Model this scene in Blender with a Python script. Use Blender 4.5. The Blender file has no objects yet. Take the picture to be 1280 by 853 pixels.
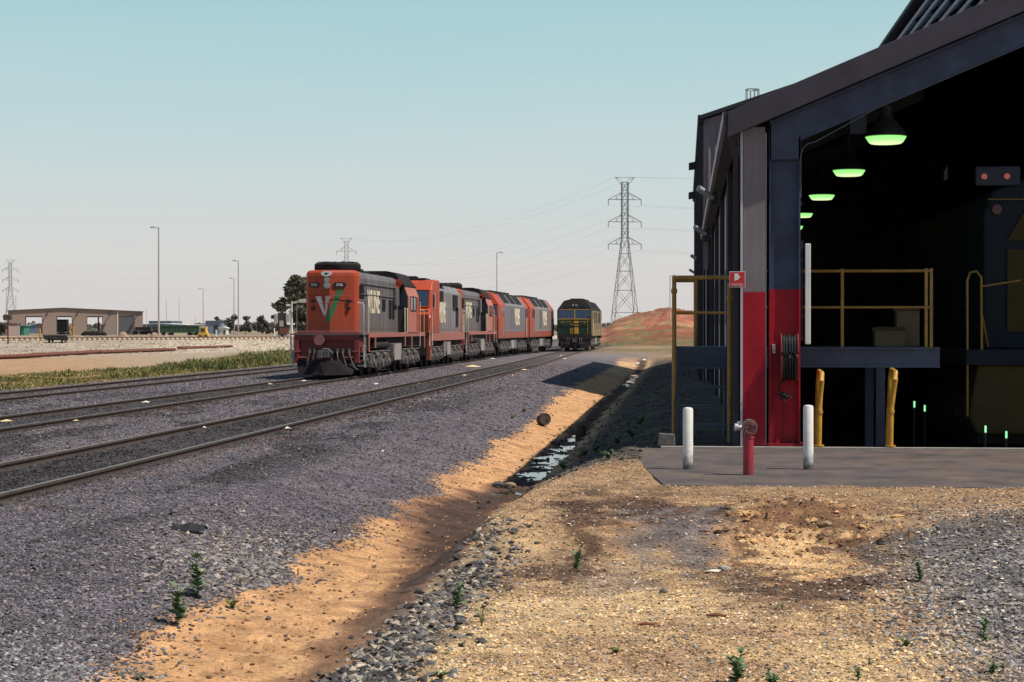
import bpy, math, random
import numpy as np
from mathutils import Vector, Matrix
R = math.radians
random.seed(7)
rng = np.random.default_rng(11)
scene = bpy.context.scene
COL = scene.collection

# ------------------------------------------------------------------ camera model of the place
F = 2400.0                       # focal length in photo pixels (1280 wide)
EYE = 1.9
YAW = math.atan(215.0 / F)       # the yard's tracks run along +Y, the camera looks a little left of them
CT, ST = math.cos(YAW), math.sin(YAW)
HOR = 411.0

def at(px, py, d):
    """world point at depth d metres in front of the eye"""
    a = (px - 640.0) / F * d
    return Vector((a * CT - d * ST, a * ST + d * CT, EYE + (HOR - py) / F * d))

def on(px, py, z=0.0):
    d = F * (EYE - z) / (py - HOR)
    return at(px, py, d)

def to_px(x, y, z=0.0):
    d = -x * ST + y * CT
    a = x * CT + y * ST
    d = np.maximum(d, 0.5)
    return 640.0 + F * a / d, HOR + F * (EYE - z) / d, d

# ------------------------------------------------------------------ noise on arrays
def _hash(ix, iy, s):
    h = (ix.astype(np.int64) * 374761393 + iy.astype(np.int64) * 668265263 + s * 974711) & 0x7fffffff
    h = ((h ^ (h >> 13)) * 1274126177) & 0x7fffffff
    h = h ^ (h >> 16)
    return (h & 0xffff) / 65535.0

def vnoise(x, y, s=0):
    x = np.asarray(x, float); y = np.asarray(y, float)
    ix = np.floor(x); iy = np.floor(y)
    fx = x - ix; fy = y - iy
    fx = fx * fx * (3 - 2 * fx); fy = fy * fy * (3 - 2 * fy)
    a = _hash(ix, iy, s); b = _hash(ix + 1, iy, s); c = _hash(ix, iy + 1, s); d = _hash(ix + 1, iy + 1, s)
    return (a * (1 - fx) + b * fx) * (1 - fy) + (c * (1 - fx) + d * fx) * fy

def fbm(x, y, sc, s=0, o=4):
    v = 0; a = .5; t = 0
    for k in range(o):
        v = v + a * vnoise(x * sc * 2 ** k, y * sc * 2 ** k, s + k * 17); t += a; a *= .55
    return v / t

def sst(a, b, x):
    t = np.clip((x - a) / (b - a), 0, 1)
    return t * t * (3 - 2 * t)

# ------------------------------------------------------------------ mesh builder
class MB:
    def __init__(self): self.v = []; self.f = []
    def add(self, vs, fs):
        o = len(self.v); self.v += [tuple(p) for p in vs]; self.f += [tuple(i + o for i in f) for f in fs]; return self
    def box(self, x0, x1, y0, y1, z0, z1):
        if x1 < x0: x0, x1 = x1, x0
        if y1 < y0: y0, y1 = y1, y0
        if z1 < z0: z0, z1 = z1, z0
        return self.add([(x0,y0,z0),(x1,y0,z0),(x1,y1,z0),(x0,y1,z0),(x0,y0,z1),(x1,y0,z1),(x1,y1,z1),(x0,y1,z1)],
                        [(0,3,2,1),(4,5,6,7),(0,1,5,4),(1,2,6,5),(2,3,7,6),(3,0,4,7)])
    def prism(self, poly, a, b, axis='y'):
        """poly: 2D points; extruded from a to b along the axis. axis y: (x,z); axis z: (x,y); axis x: (y,z)"""
        n = len(poly)
        def P(p, t):
            return {'y': (p[0], t, p[1]), 'z': (p[0], p[1], t), 'x': (t, p[0], p[1])}[axis]
        vs = [P(p, a) for p in poly] + [P(p, b) for p in poly]
        fs = [tuple(range(n)), tuple(range(2 * n - 1, n - 1, -1))]
        fs += [(i, i + n, (i + 1) % n + n, (i + 1) % n) for i in range(n)]
        return self.add(vs, fs)
    def cyl(self, p0, p1, r0, r1=None, n=10, caps=True):
        r1 = r0 if r1 is None else r1
        p0 = Vector(p0); p1 = Vector(p1); d = p1 - p0
        if d.length < 1e-6: return self
        q = d.to_track_quat('Z', 'Y')
        vs = []
        for p, r in ((p0, r0), (p1, r1)):
            for i in range(n):
                a = 2 * math.pi * i / n
                vs.append(p + q @ Vector((r * math.cos(a), r * math.sin(a), 0)))
        fs = [(i, (i + 1) % n, (i + 1) % n + n, i + n) for i in range(n)]
        if caps: fs += [tuple(range(n - 1, -1, -1)), tuple(range(n, 2 * n))]
        return self.add(vs, fs)
    def bar(self, p0, p1, w): return self.cyl(p0, p1, w * .7, n=4)
    def tube(self, pts, r, n=8):
        pts = [Vector(p) for p in pts]; vs = []; m = len(pts)
        for k, p in enumerate(pts):
            d = (pts[min(k + 1, m - 1)] - pts[max(k - 1, 0)])
            q = d.to_track_quat('Z', 'Y')
            rr = r[k] if isinstance(r, (list, tuple)) else r
            for i in range(n):
                a = 2 * math.pi * i / n
                vs.append(p + q @ Vector((rr * math.cos(a), rr * math.sin(a), 0)))
        fs = []
        for k in range(m - 1):
            for i in range(n):
                fs.append((k*n+i, k*n+(i+1)%n, (k+1)*n+(i+1)%n, (k+1)*n+i))
        fs += [tuple(range(n - 1, -1, -1)), tuple(range((m-1)*n, m*n))]
        return self.add(vs, fs)
    def lathe(self, prof, c=(0,0,0), n=20):
        vs = []; m = len(prof)
        for (r, z) in prof:
            for i in range(n):
                a = 2 * math.pi * i / n
                vs.append((c[0] + r * math.cos(a), c[1] + r * math.sin(a), c[2] + z))
        fs = []
        for k in range(m - 1):
            for i in range(n):
                fs.append((k*n+i, k*n+(i+1)%n, (k+1)*n+(i+1)%n, (k+1)*n+i))
        fs += [tuple(range(n - 1, -1, -1)), tuple(range((m-1)*n, m*n))]
        return self.add(vs, fs)
    def build(self, name, mat, parent=None, smooth=False, bevel=0, **props):
        me = bpy.data.meshes.new(name); me.from_pydata(self.v, [], self.f); me.validate(); me.update()
        import bmesh
        bm = bmesh.new(); bm.from_mesh(me); bmesh.ops.recalc_face_normals(bm, faces=bm.faces); bm.to_mesh(me); bm.free()
        return link(name, me, mat, parent, smooth, bevel, **props)

def link(name, me, mat, parent=None, smooth=False, bevel=0, **props):
    if mat is not None:
        me.materials.clear(); me.materials.append(mat)
    if smooth:
        me.polygons.foreach_set('use_smooth', [True] * len(me.polygons))
        try: me.set_sharp_from_angle(angle=R(40))
        except Exception: pass
    o = bpy.data.objects.new(name, me); COL.objects.link(o)
    if parent is not None: o.parent = parent
    if bevel:
        m = o.modifiers.new('bevel', 'BEVEL'); m.width = bevel; m.segments = 2; m.limit_method = 'ANGLE'; m.angle_limit = R(35)
    for k, v in props.items(): o[k] = v
    return o

def thing(name, label, cat, loc=(0,0,0), rz=0.0, group=None):
    o = bpy.data.objects.new(name, None); COL.objects.link(o)
    o.location = loc; o.rotation_euler = (0, 0, rz); o.empty_display_size = .2
    tag(o, label, cat, group); return o

def tag(o, label, cat, group=None):
    o['label'] = label; o['category'] = cat
    if group: o['group'] = group
    return o

def copy_tree(o, parent=None):
    c = o.copy(); COL.objects.link(c)
    c.parent = parent
    for ch in list(o.children): copy_tree(ch, c)
    return c

def text_mesh(s, size, ext=0.004, bold=0.0):
    cu = bpy.data.curves.new('lettering', 'FONT'); cu.body = s; cu.size = size; cu.extrude = ext
    cu.offset = bold * size; cu.align_x = 'CENTER'; cu.align_y = 'CENTER'; cu.resolution_u = 3
    o = bpy.data.objects.new('lettering', cu); COL.objects.link(o)
    dg = bpy.context.evaluated_depsgraph_get()
    me = bpy.data.meshes.new_from_object(o.evaluated_get(dg))
    COL.objects.unlink(o); bpy.data.objects.remove(o)
    return me

def place_text(s, size, mat, parent, M, name='lettering', sx=1.0, bold=0.0):
    me = text_mesh(s, size, bold=bold)
    me.transform(Matrix.Scale(sx, 4, (1, 0, 0))); me.transform(M)
    return link(name, me, mat, parent)

# ------------------------------------------------------------------ materials
def nodes_of(name):
    m = bpy.data.materials.new(name); m.use_nodes = True
    nt = m.node_tree; b = nt.nodes['Principled BSDF']
    return m, nt, b

def paint(name, col, rough=.5, var=.25, scale=3.0, dirt=None, dirt_amt=.4, metal=0.0, bump=0.0, streak=False, spec=.5, grime=None, chips=None):
    """painted / weathered surface: two noises vary the colour, an optional dirt colour gathers in patches"""
    m, nt, b = nodes_of(name); N = nt.nodes; L = nt.links
    tc = N.new('ShaderNodeTexCoord'); mp = N.new('ShaderNodeMapping'); L.new(tc.outputs['Object'], mp.inputs['Vector'])
    if streak: mp.inputs['Scale'].default_value = (1, 1, .15)
    n1 = N.new('ShaderNodeTexNoise'); n1.inputs['Scale'].default_value = scale; n1.inputs['Detail'].default_value = 6
    n1.inputs['Roughness'].default_value = .65
    L.new(mp.outputs[0], n1.inputs['Vector'])
    r1 = N.new('ShaderNodeMapRange'); r1.inputs[1].default_value = .3; r1.inputs[2].default_value = .7
    r1.inputs[3].default_value = 1 - var; r1.inputs[4].default_value = 1 + var * .6
    L.new(n1.outputs['Fac'], r1.inputs[0])
    mx = N.new('ShaderNodeVectorMath'); mx.operation = 'SCALE'
    mx.inputs[0].default_value = col[:3]; L.new(r1.outputs[0], mx.inputs['Scale'])
    out = mx.outputs[0]
    def mixin(out, fac, colr):
        q = N.new('ShaderNodeMix'); q.data_type = 'RGBA'; L.new(fac, q.inputs['Factor']); L.new(out, q.inputs['A']); q.inputs['B'].default_value = (*colr, 1)
        return q.outputs['Result']
    if chips is not None:                     # small scuffs and chips
        n4 = N.new('ShaderNodeTexNoise'); n4.inputs['Scale'].default_value = chips[1]; n4.inputs['Detail'].default_value = 9; n4.inputs['Roughness'].default_value = .75
        L.new(tc.outputs['Object'], n4.inputs['Vector'])
        r4 = N.new('ShaderNodeMapRange'); r4.inputs[1].default_value = .58; r4.inputs[2].default_value = .64; r4.inputs[3].default_value = 0; r4.inputs[4].default_value = chips[2]
        L.new(n4.outputs['Fac'], r4.inputs[0]); out = mixin(out, r4.outputs[0], chips[0])
    if grime is not None:                     # dust and splashes gathering toward the bottom: (colour, z full, z none, amount)
        sp = N.new('ShaderNodeSeparateXYZ'); L.new(tc.outputs['Object'], sp.inputs[0])
        n5 = N.new('ShaderNodeTexNoise'); n5.inputs['Scale'].default_value = scale * 2.5; n5.inputs['Detail'].default_value = 7; n5.inputs['Roughness'].default_value = .7; L.new(tc.outputs['Object'], n5.inputs['Vector'])
        ma = N.new('ShaderNodeMath'); ma.operation = 'MULTIPLY_ADD'; L.new(n5.outputs['Fac'], ma.inputs[0]); ma.inputs[1].default_value = -(grime[2] - grime[1]) * .9; L.new(sp.outputs['Z'], ma.inputs[2])
        r5 = N.new('ShaderNodeMapRange'); dz = (grime[2] - grime[1]) * .45
        r5.inputs[1].default_value = grime[1] - dz; r5.inputs[2].default_value = grime[2] - dz; r5.inputs[3].default_value = grime[3]; r5.inputs[4].default_value = 0
        L.new(ma.outputs[0], r5.inputs[0]); out = mixin(out, r5.outputs[0], grime[0])
    if dirt is not None:
        n2 = N.new('ShaderNodeTexNoise'); n2.inputs['Scale'].default_value = scale * .6; n2.inputs['Detail'].default_value = 8
        n2.inputs['Roughness'].default_value = .7
        L.new(mp.outputs[0], n2.inputs['Vector'])
        r2 = N.new('ShaderNodeMapRange'); r2.inputs[1].default_value = .42; r2.inputs[2].default_value = .68
        r2.inputs[3].default_value = 0; r2.inputs[4].default_value = dirt_amt
        L.new(n2.outputs['Fac'], r2.inputs[0])
        mm = N.new('ShaderNodeMix'); mm.data_type = 'RGBA'
        L.new(r2.outputs[0], mm.inputs['Factor']); L.new(out, mm.inputs['A']); mm.inputs['B'].default_value = (*dirt, 1)
        out = mm.outputs['Result']
    L.new(out, b.inputs['Base Color'])
    b.inputs['Roughness'].default_value = rough; b.inputs['Metallic'].default_value = metal
    b.inputs['Specular IOR Level'].default_value = spec
    if bump:
        bp = N.new('ShaderNodeBump'); bp.inputs['Strength'].default_value = bump; bp.inputs['Distance'].default_value = .02
        n3 = N.new('ShaderNodeTexNoise'); n3.inputs['Scale'].default_value = scale * 8; n3.inputs['Detail'].default_value = 4
        L.new(tc.outputs['Object'], n3.inputs['Vector']); L.new(n3.outputs['Fac'], bp.inputs['Height'])
        L.new(bp.outputs[0], b.inputs['Normal'])
    return m

def vcol_mat(name, rough=.9, var=.35, scale=30.0, bump=.5, dist=.03, spec=.25):
    m, nt, b = nodes_of(name); N = nt.nodes; L = nt.links
    at_ = N.new('ShaderNodeVertexColor'); at_.layer_name = 'Col'
    tc = N.new('ShaderNodeTexCoord')
    n1 = N.new('ShaderNodeTexNoise'); n1.inputs['Scale'].default_value = scale; n1.inputs['Detail'].default_value = 5; n1.inputs['Roughness'].default_value = .7
    n2 = N.new('ShaderNodeTexNoise'); n2.inputs['Scale'].default_value = scale * .13; n2.inputs['Detail'].default_value = 5
    L.new(tc.outputs['Object'], n1.inputs['Vector']); L.new(tc.outputs['Object'], n2.inputs['Vector'])
    r1 = N.new('ShaderNodeMapRange'); r1.inputs[1].default_value = .3; r1.inputs[2].default_value = .7; r1.inputs[3].default_value = 1 - var; r1.inputs[4].default_value = 1 + var
    r2 = N.new('ShaderNodeMapRange'); r2.inputs[1].default_value = .3; r2.inputs[2].default_value = .7; r2.inputs[3].default_value = .68; r2.inputs[4].default_value = 1.32
    L.new(n1.outputs['Fac'], r1.inputs[0]); L.new(n2.outputs['Fac'], r2.inputs[0])
    mu = N.new('ShaderNodeMath'); mu.operation = 'MULTIPLY'; L.new(r1.outputs[0], mu.inputs[0]); L.new(r2.outputs[0], mu.inputs[1])
    sc = N.new('ShaderNodeVectorMath'); sc.operation = 'SCALE'; L.new(at_.outputs['Color'], sc.inputs[0]); L.new(mu.outputs[0], sc.inputs['Scale'])
    L.new(sc.outputs[0], b.inputs['Base Color'])
    b.inputs['Roughness'].default_value = rough; b.inputs['Specular IOR Level'].default_value = spec
    if bump:
        bp = N.new('ShaderNodeBump'); bp.inputs['Strength'].default_value = bump; bp.inputs['Distance'].default_value = dist
        L.new(n1.outputs['Fac'], bp.inputs['Height']); L.new(bp.outputs[0], b.inputs['Normal'])
    return m

def glass(name, col=(.02,.03,.05), rough=.12):
    m, nt, b = nodes_of(name)
    N = nt.nodes; L = nt.links
    tc = N.new('ShaderNodeTexCoord'); n = N.new('ShaderNodeTexNoise'); n.inputs['Scale'].default_value = 4
    L.new(tc.outputs['Object'], n.inputs['Vector'])
    mr = N.new('ShaderNodeMapRange'); mr.inputs[3].default_value = rough * .5; mr.inputs[4].default_value = rough * 1.8
    L.new(n.outputs['Fac'], mr.inputs[0]); L.new(mr.outputs[0], b.inputs['Roughness'])
    b.inputs['Base Color'].default_value = (*col, 1)
    b.inputs['Specular IOR Level'].default_value = .6
    return m

def emit(name, col, s):
    m, nt, b = nodes_of(name)
    b.inputs['Base Color'].default_value = (*col, 1); b.inputs['Emission Color'].default_value = (*col, 1); b.inputs['Emission Strength'].default_value = s
    return m

DUST = (.23, .17, .13)
def lamp_emit():
    m, nt, b = nodes_of('lamp_glow'); N = nt.nodes; L = nt.links
    tc = N.new('ShaderNodeTexCoord'); ln = N.new('ShaderNodeSeparateXYZ'); L.new(tc.outputs['Object'], ln.inputs[0])
    mr = N.new('ShaderNodeMapRange'); mr.inputs[1].default_value = -.135; mr.inputs[2].default_value = 0; L.new(ln.outputs['Z'], mr.inputs[0])
    cr = N.new('ShaderNodeValToRGB'); e = cr.color_ramp.elements
    e[0].position = .05; e[0].color = (.80, 1.0, .50, 1); e[1].position = 1; e[1].color = (.30, .86, .22, 1)
    q = cr.color_ramp.elements.new(.4); q.color = (.42, 1.0, .30, 1)
    L.new(mr.outputs[0], cr.inputs[0]); L.new(cr.outputs[0], b.inputs['Emission Color']); b.inputs['Emission Strength'].default_value = 1.1
    L.new(cr.outputs[0], b.inputs['Base Color']); return m
M = dict(
    orange=paint('orange_red_paint', (.50, .070, .024), .5, .22, 2.2, (.19,.05,.035), .6, streak=True, spec=.35, grime=((.13,.06,.045), 1.55, 2.4, .5), chips=((.16,.06,.045), 5, .4)),
    orange2=paint('orange_red_paint_faded', (.45, .064, .03), .55, .25, 2.2, (.22,.09,.065), .6, streak=True, spec=.35, grime=((.16,.09,.07), 1.1, 2.1, .55)),
    red_dull=paint('dull_red_paint', (.20, .022, .022), .55, .3, 5, (.06,.03,.03), .5),
    pinkred=paint('faded_red_sill', (.42, .13, .10), .6, .25, 4, DUST, .5, streak=True),
    lgrey=paint('loco_grey', (.175, .158, .165), .55, .28, 1.8, (.085,.07,.07), .75, streak=True, spec=.35, grime=((.15,.115,.095), 1.6, 2.3, .6), chips=((.07,.06,.06), 4, .4)),
    lgrey_pale=paint('loco_grey_pale', (.26, .245, .26), .55, .28, 1.8, (.13,.11,.105), .7, streak=True, spec=.35, grime=((.17,.13,.11), 1.5, 2.4, .6)),
    lroof=paint('loco_roof_soot', (.020, .018, .021), .8, .3, 3, (.05,.04,.035), .35, spec=.2),
    charcoal=paint('charcoal', (.03, .03, .034), .7, .3, 5),
    under=paint('underframe_black', (.018, .017, .018), .8, .4, 6, (.08,.06,.05), .3),
    bogie=paint('dusty_bogie', (.17, .155, .15), .85, .45, 7, (.04,.035,.035), .7),
    palebox=paint('pale_tank_panel', (.36, .33, .32), .7, .25, 5, DUST, .4),
    white=paint('white_paint', (.78, .77, .74), .5, .12, 6, (.4,.36,.3), .3),
    whitepost=paint('white_post_paint', (.80, .79, .76), .5, .12, 9, (.36,.31,.26), .35),
    cream=paint('cream_lettering', (.80, .70, .50), .5, .1, 4),
    green=paint('green_stripe', (.03, .17, .06), .5, .15, 4),
    lgreen=paint('loco_green', (.013, .042, .026), .5, .3, 3, (.015,.02,.018), .6),
    lyellow=paint('loco_yellow', (.42, .24, .03), .5, .25, 3, (.16,.11,.05), .5),
    tanside=paint('loco_tan_side', (.27, .18, .075), .55, .25, 3, (.14,.1,.07), .5, streak=True),
    glass=glass('cab_glass'), glassblue=glass('cab_glass_blue', (.04,.06,.10), .2),
    lens=glass('lamp_lens', (.28,.28,.29), .2),
    steel=paint('bare_steel', (.30,.29,.28), .45, .3, 8, (.12,.07,.05), .4, metal=.5),
    rail=paint('rusty_rail', (.105, .075, .062), .6, .3, 9, (.05,.035,.03), .5, metal=.15),
    railtop=paint('rail_head', (.30, .25, .225), .38, .25, 9, (.12,.08,.06), .5, metal=.5),
    sleeper=paint('old_sleeper', (.075,.06,.05), .9, .4, 8, (.03,.025,.02), .5, bump=.4),
    blue=paint('blue_steel', (.060, .074, .124), .6, .28, 3, (.026,.03,.055), .6, spec=.3, chips=((.09,.075,.075), 16, .55)),
    bluegrey=paint('blue_grey_beam', (.06,.08,.13), .6, .2, 3, (.04,.05,.07), .4),
    barge=paint('plum_grey_fascia', (.058, .048, .068), .65, .25, 2, (.036,.032,.042), .6, spec=.3, chips=((.10,.09,.09), 12, .35)),
    mauve=paint('mauve_sheet', (.24, .20, .215), .65, .2, 3, (.15,.12,.13), .65, streak=True, spec=.3, chips=((.13,.11,.11), 18, .5)),
    sheet=paint('wall_sheet', (.62, .57, .64), .6, .2, 2, (.12,.1,.11), .4, streak=True),
    darksteel=paint('dark_post', (.022,.022,.028), .7, .3, 4),
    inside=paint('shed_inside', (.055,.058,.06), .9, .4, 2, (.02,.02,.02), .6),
    red=paint('safety_red', (.42, .008, .024), .5, .22, 3, (.20,.006,.018), .55, spec=.25, grime=((.12,.02,.025), -.02, .5, .75), chips=((.10,.03,.03), 22, .6)),
    redpost=paint('hydrant_red', (.42, .022, .04), .5, .3, 8, (.22,.03,.04), .6, grime=((.12,.05,.05), .0, .2, .7), chips=((.30,.17,.15), 40, .6)),
    signred=paint('sign_red', (.55, .02, .03), .4, .08, 6),
    yellow=paint('handrail_yellow', (.42, .235, .045), .5, .25, 6, (.2,.11,.03), .6, chips=((.07,.045,.03), 30, .8)),
    hoop=paint('hoop_yellow', (.60, .32, .03), .5, .25, 6, (.30,.14,.03), .6, chips=((.08,.05,.035), 26, .85)),
    black=paint('black_rubber', (.012,.012,.014), .45, .3, 6),
    conc=paint('apron_asphalt', (.084, .068, .070), .92, .5, 1.7, (.17,.115,.085), .75, bump=.9, chips=((.045,.035,.035), 2.5, .5)),
    lip=paint('concrete_lip', (.36,.33,.30), .9, .25, 5, (.2,.18,.16), .5),
    galv=paint('galvanised', (.42,.43,.44), .45, .15, 5, metal=.4),
    pole=paint('lamp_pole', (.40,.36,.34), .55, .2, 1, (.28,.2,.16), .3),
    pylon=paint('pylon_steel', (.20,.195,.21), .55, .2, 1), pylon_far=paint('pylon_hazy', (.42,.42,.44), .7, .1, 1),  # pylon_far: paler steel with distance haze put into the colour
    wire=paint('wire', (.36,.36,.37), .5, .1, 1),
    card=paint('cardboard', (.16,.12,.07), .9, .15, 6),
    brickpale=paint('far_brick', (.33,.245,.21), .9, .16, 3, (.27,.22,.2), .5, bump=.3),
    roofgrey=paint('far_roof', (.11,.085,.08), .7, .2, 1),
    rust=paint('rust', (.16,.055,.035), .9, .35, 5, (.08,.03,.025), .5),
    wagong=paint('wagon_green', (.035,.085,.05), .7, .3, .8, (.03,.04,.03), .5),
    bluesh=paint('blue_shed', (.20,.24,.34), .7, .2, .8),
    teal=paint('green_shed', (.05,.22,.16), .7, .2, .8),
    farwhite=paint('far_white', (.75,.74,.72), .6, .1, .5),
    mach_y=paint('machine_yellow', (.60,.36,.06), .6, .2, 2),
    bark=paint('bark', (.12,.09,.07), .9, .4, 6, bump=.5),
    lampglow=lamp_emit(),
    pitglow=emit('pit_glow', (.35,1.0,.45), 1.1),
    redglow=emit('marker_glow', (1.0,.25,.18), .10),
    dirt_rock=paint('rock', (.16,.14,.13), .95, .4, 12, bump=.6),
    paper=paint('litter', (.72,.68,.60), .8, .15, 20, (.55,.42,.25), .4),
    tanboard=paint('board', (.70,.56,.32), .8, .2, 10),
    cloth=paint('dark_cloth', (.03,.03,.034), .9, .4, 15, bump=.6),
    wood=paint('red_stick', (.20,.07,.045), .9, .3, 20),
)
# foliage
def leaf_mat(name, a, b_):
    m, nt, b = nodes_of(name); N = nt.nodes; L = nt.links
    tc = N.new('ShaderNodeTexCoord'); n = N.new('ShaderNodeTexNoise'); n.inputs['Scale'].default_value = 1.3; n.inputs['Detail'].default_value = 6
    L.new(tc.outputs['Object'], n.inputs['Vector'])
    cr = N.new('ShaderNodeValToRGB'); cr.color_ramp.elements[0].position = .35; cr.color_ramp.elements[1].position = .65
    cr.color_ramp.elements[0].color = (*a, 1); cr.color_ramp.elements[1].color = (*b_, 1)
    L.new(n.outputs['Fac'], cr.inputs[0]); L.new(cr.outputs[0], b.inputs['Base Color'])
    b.inputs['Roughness'].default_value = .6; b.inputs['Specular IOR Level'].default_value = .3
    return m
M['leaf_dark'] = leaf_mat('gum_leaf', (.055,.058,.045), (.14,.135,.095))
M['leaf_far'] = leaf_mat('far_leaf', (.085,.085,.08), (.16,.155,.13))  # far foliage lightened, distance haze put into the leaf colour
M['leaf_weed'] = leaf_mat('weed_leaf', (.085,.14,.06), (.20,.27,.12))
M['leaf_dry'] = leaf_mat('dry_weed_leaf', (.12,.14,.04), (.30,.26,.08))
M['ground'] = vcol_mat('ground', .92, .42, 28, .8, .03)
M['stone'] = vcol_mat('stones', .85, .2, 40, .2, .01, .35)
M['hill'] = vcol_mat('hill_soil', .95, .3, .5, .6, .3)
M['grass'] = vcol_mat('grass_blades', .8, .2, 3, 0)
mw, nt, b = nodes_of('ditch_water')
b.inputs['Base Color'].default_value = (.03,.028,.025,1); b.inputs['Roughness'].default_value = .06; b.inputs['Specular IOR Level'].default_value = .9
n = nt.nodes.new('ShaderNodeTexNoise'); n.inputs['Scale'].default_value = 3
bp = nt.nodes.new('ShaderNodeBump'); bp.inputs['Strength'].default_value = .08; bp.inputs['Distance'].default_value = .02
nt.links.new(n.outputs['Fac'], bp.inputs['Height']); nt.links.new(bp.outputs[0], b.inputs['Normal'])
M['water'] = mw
def post_mat():
    m = paint('bollard_paint', (.82,.80,.76), .5, .1, 9, (.42,.38,.32), .3)
    nt = m.node_tree; N = nt.nodes; L = nt.links; b = N['Principled BSDF']
    src = b.inputs['Base Color'].links[0].from_socket
    tc = N.new('ShaderNodeTexCoord'); sp = N.new('ShaderNodeSeparateXYZ'); L.new(tc.outputs['Object'], sp.inputs[0])
    n = N.new('ShaderNodeTexNoise'); n.inputs['Scale'].default_value = 14; n.inputs['Detail'].default_value = 6; L.new(tc.outputs['Object'], n.inputs['Vector'])
    ad = N.new('ShaderNodeMath'); ad.operation = 'MULTIPLY_ADD'; L.new(n.outputs['Fac'], ad.inputs[0]); ad.inputs[1].default_value = -.32; L.new(sp.outputs['Z'], ad.inputs[2])
    mr = N.new('ShaderNodeMapRange'); mr.inputs[1].default_value = -.11; mr.inputs[2].default_value = .07; mr.inputs[3].default_value = .92; mr.inputs[4].default_value = 0
    L.new(ad.outputs[0], mr.inputs[0])
    mx = N.new('ShaderNodeMix'); mx.data_type = 'RGBA'; L.new(mr.outputs[0], mx.inputs['Factor']); L.new(src, mx.inputs['A']); mx.inputs['B'].default_value = (.05,.042,.045,1)
    L.new(mx.outputs['Result'], b.inputs['Base Color']); return m
M.update(
    bollard=post_mat(),
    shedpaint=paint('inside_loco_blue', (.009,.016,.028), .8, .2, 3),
    gshoulder=paint('pale_shoulder', (.22,.19,.19), .5, .2, 2, (.18,.15,.14), .5),
    conduit=paint('conduit_grey', (.10,.11,.14), .6, .2, 5),
    louvre=paint('louvre_blue', (.58,.66,.78), .5, .15, 3),
    shade=paint('lamp_shade_dark', (.045,.05,.06), .6, .2, 5),
    plat=paint('platform_beam_blue', (.085,.105,.165), .6, .28, 3, (.05,.055,.08), .6, chips=((.10,.07,.055), 14, .6)),
    valve=paint('valve_grey', (.22,.17,.17), .5, .3, 15, (.1,.06,.06), .5),
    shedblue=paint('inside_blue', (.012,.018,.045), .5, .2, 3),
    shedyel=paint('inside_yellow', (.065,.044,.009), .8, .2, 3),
    redlens=paint('red_lens', (.14,.03,.03), .4, .1, 5),
    lamphead=paint('lamp_head', (.55,.52,.48), .5, .1, 3),
    rollgrey=paint('roller_door', (.12,.115,.125), .6, .15, 3),
    darkbrown=paint('dark_brown', (.09,.055,.05), .8, .25, 4),
    mound=paint('mound_soil', (.34,.24,.15), .95, .25, 5, (.24,.16,.1), .5, bump=.5),
    drum=paint('drum_dark', (.055,.035,.03), .7, .4, 8, (.10,.05,.03), .5),
)
# ------------------------------------------------------------------ terrain
NEAR_X, MID_X, FAR_X = -8.3, -13.2, -18.5
def near_c(y): return NEAR_X - .65 * sst(90, 150, y)
def mid_c(y):  return MID_X + 1.0 * sst(118, 168, y)
def far_c(y):  return FAR_X + 0.0 * y
TRACKS = (near_c, mid_c, far_c)
SHED_X0, SHED_X1, SHED_Y0, SHED_Y1, SHED_Y2 = .86, 13.0, 29.6, 68.0, 110.0

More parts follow.
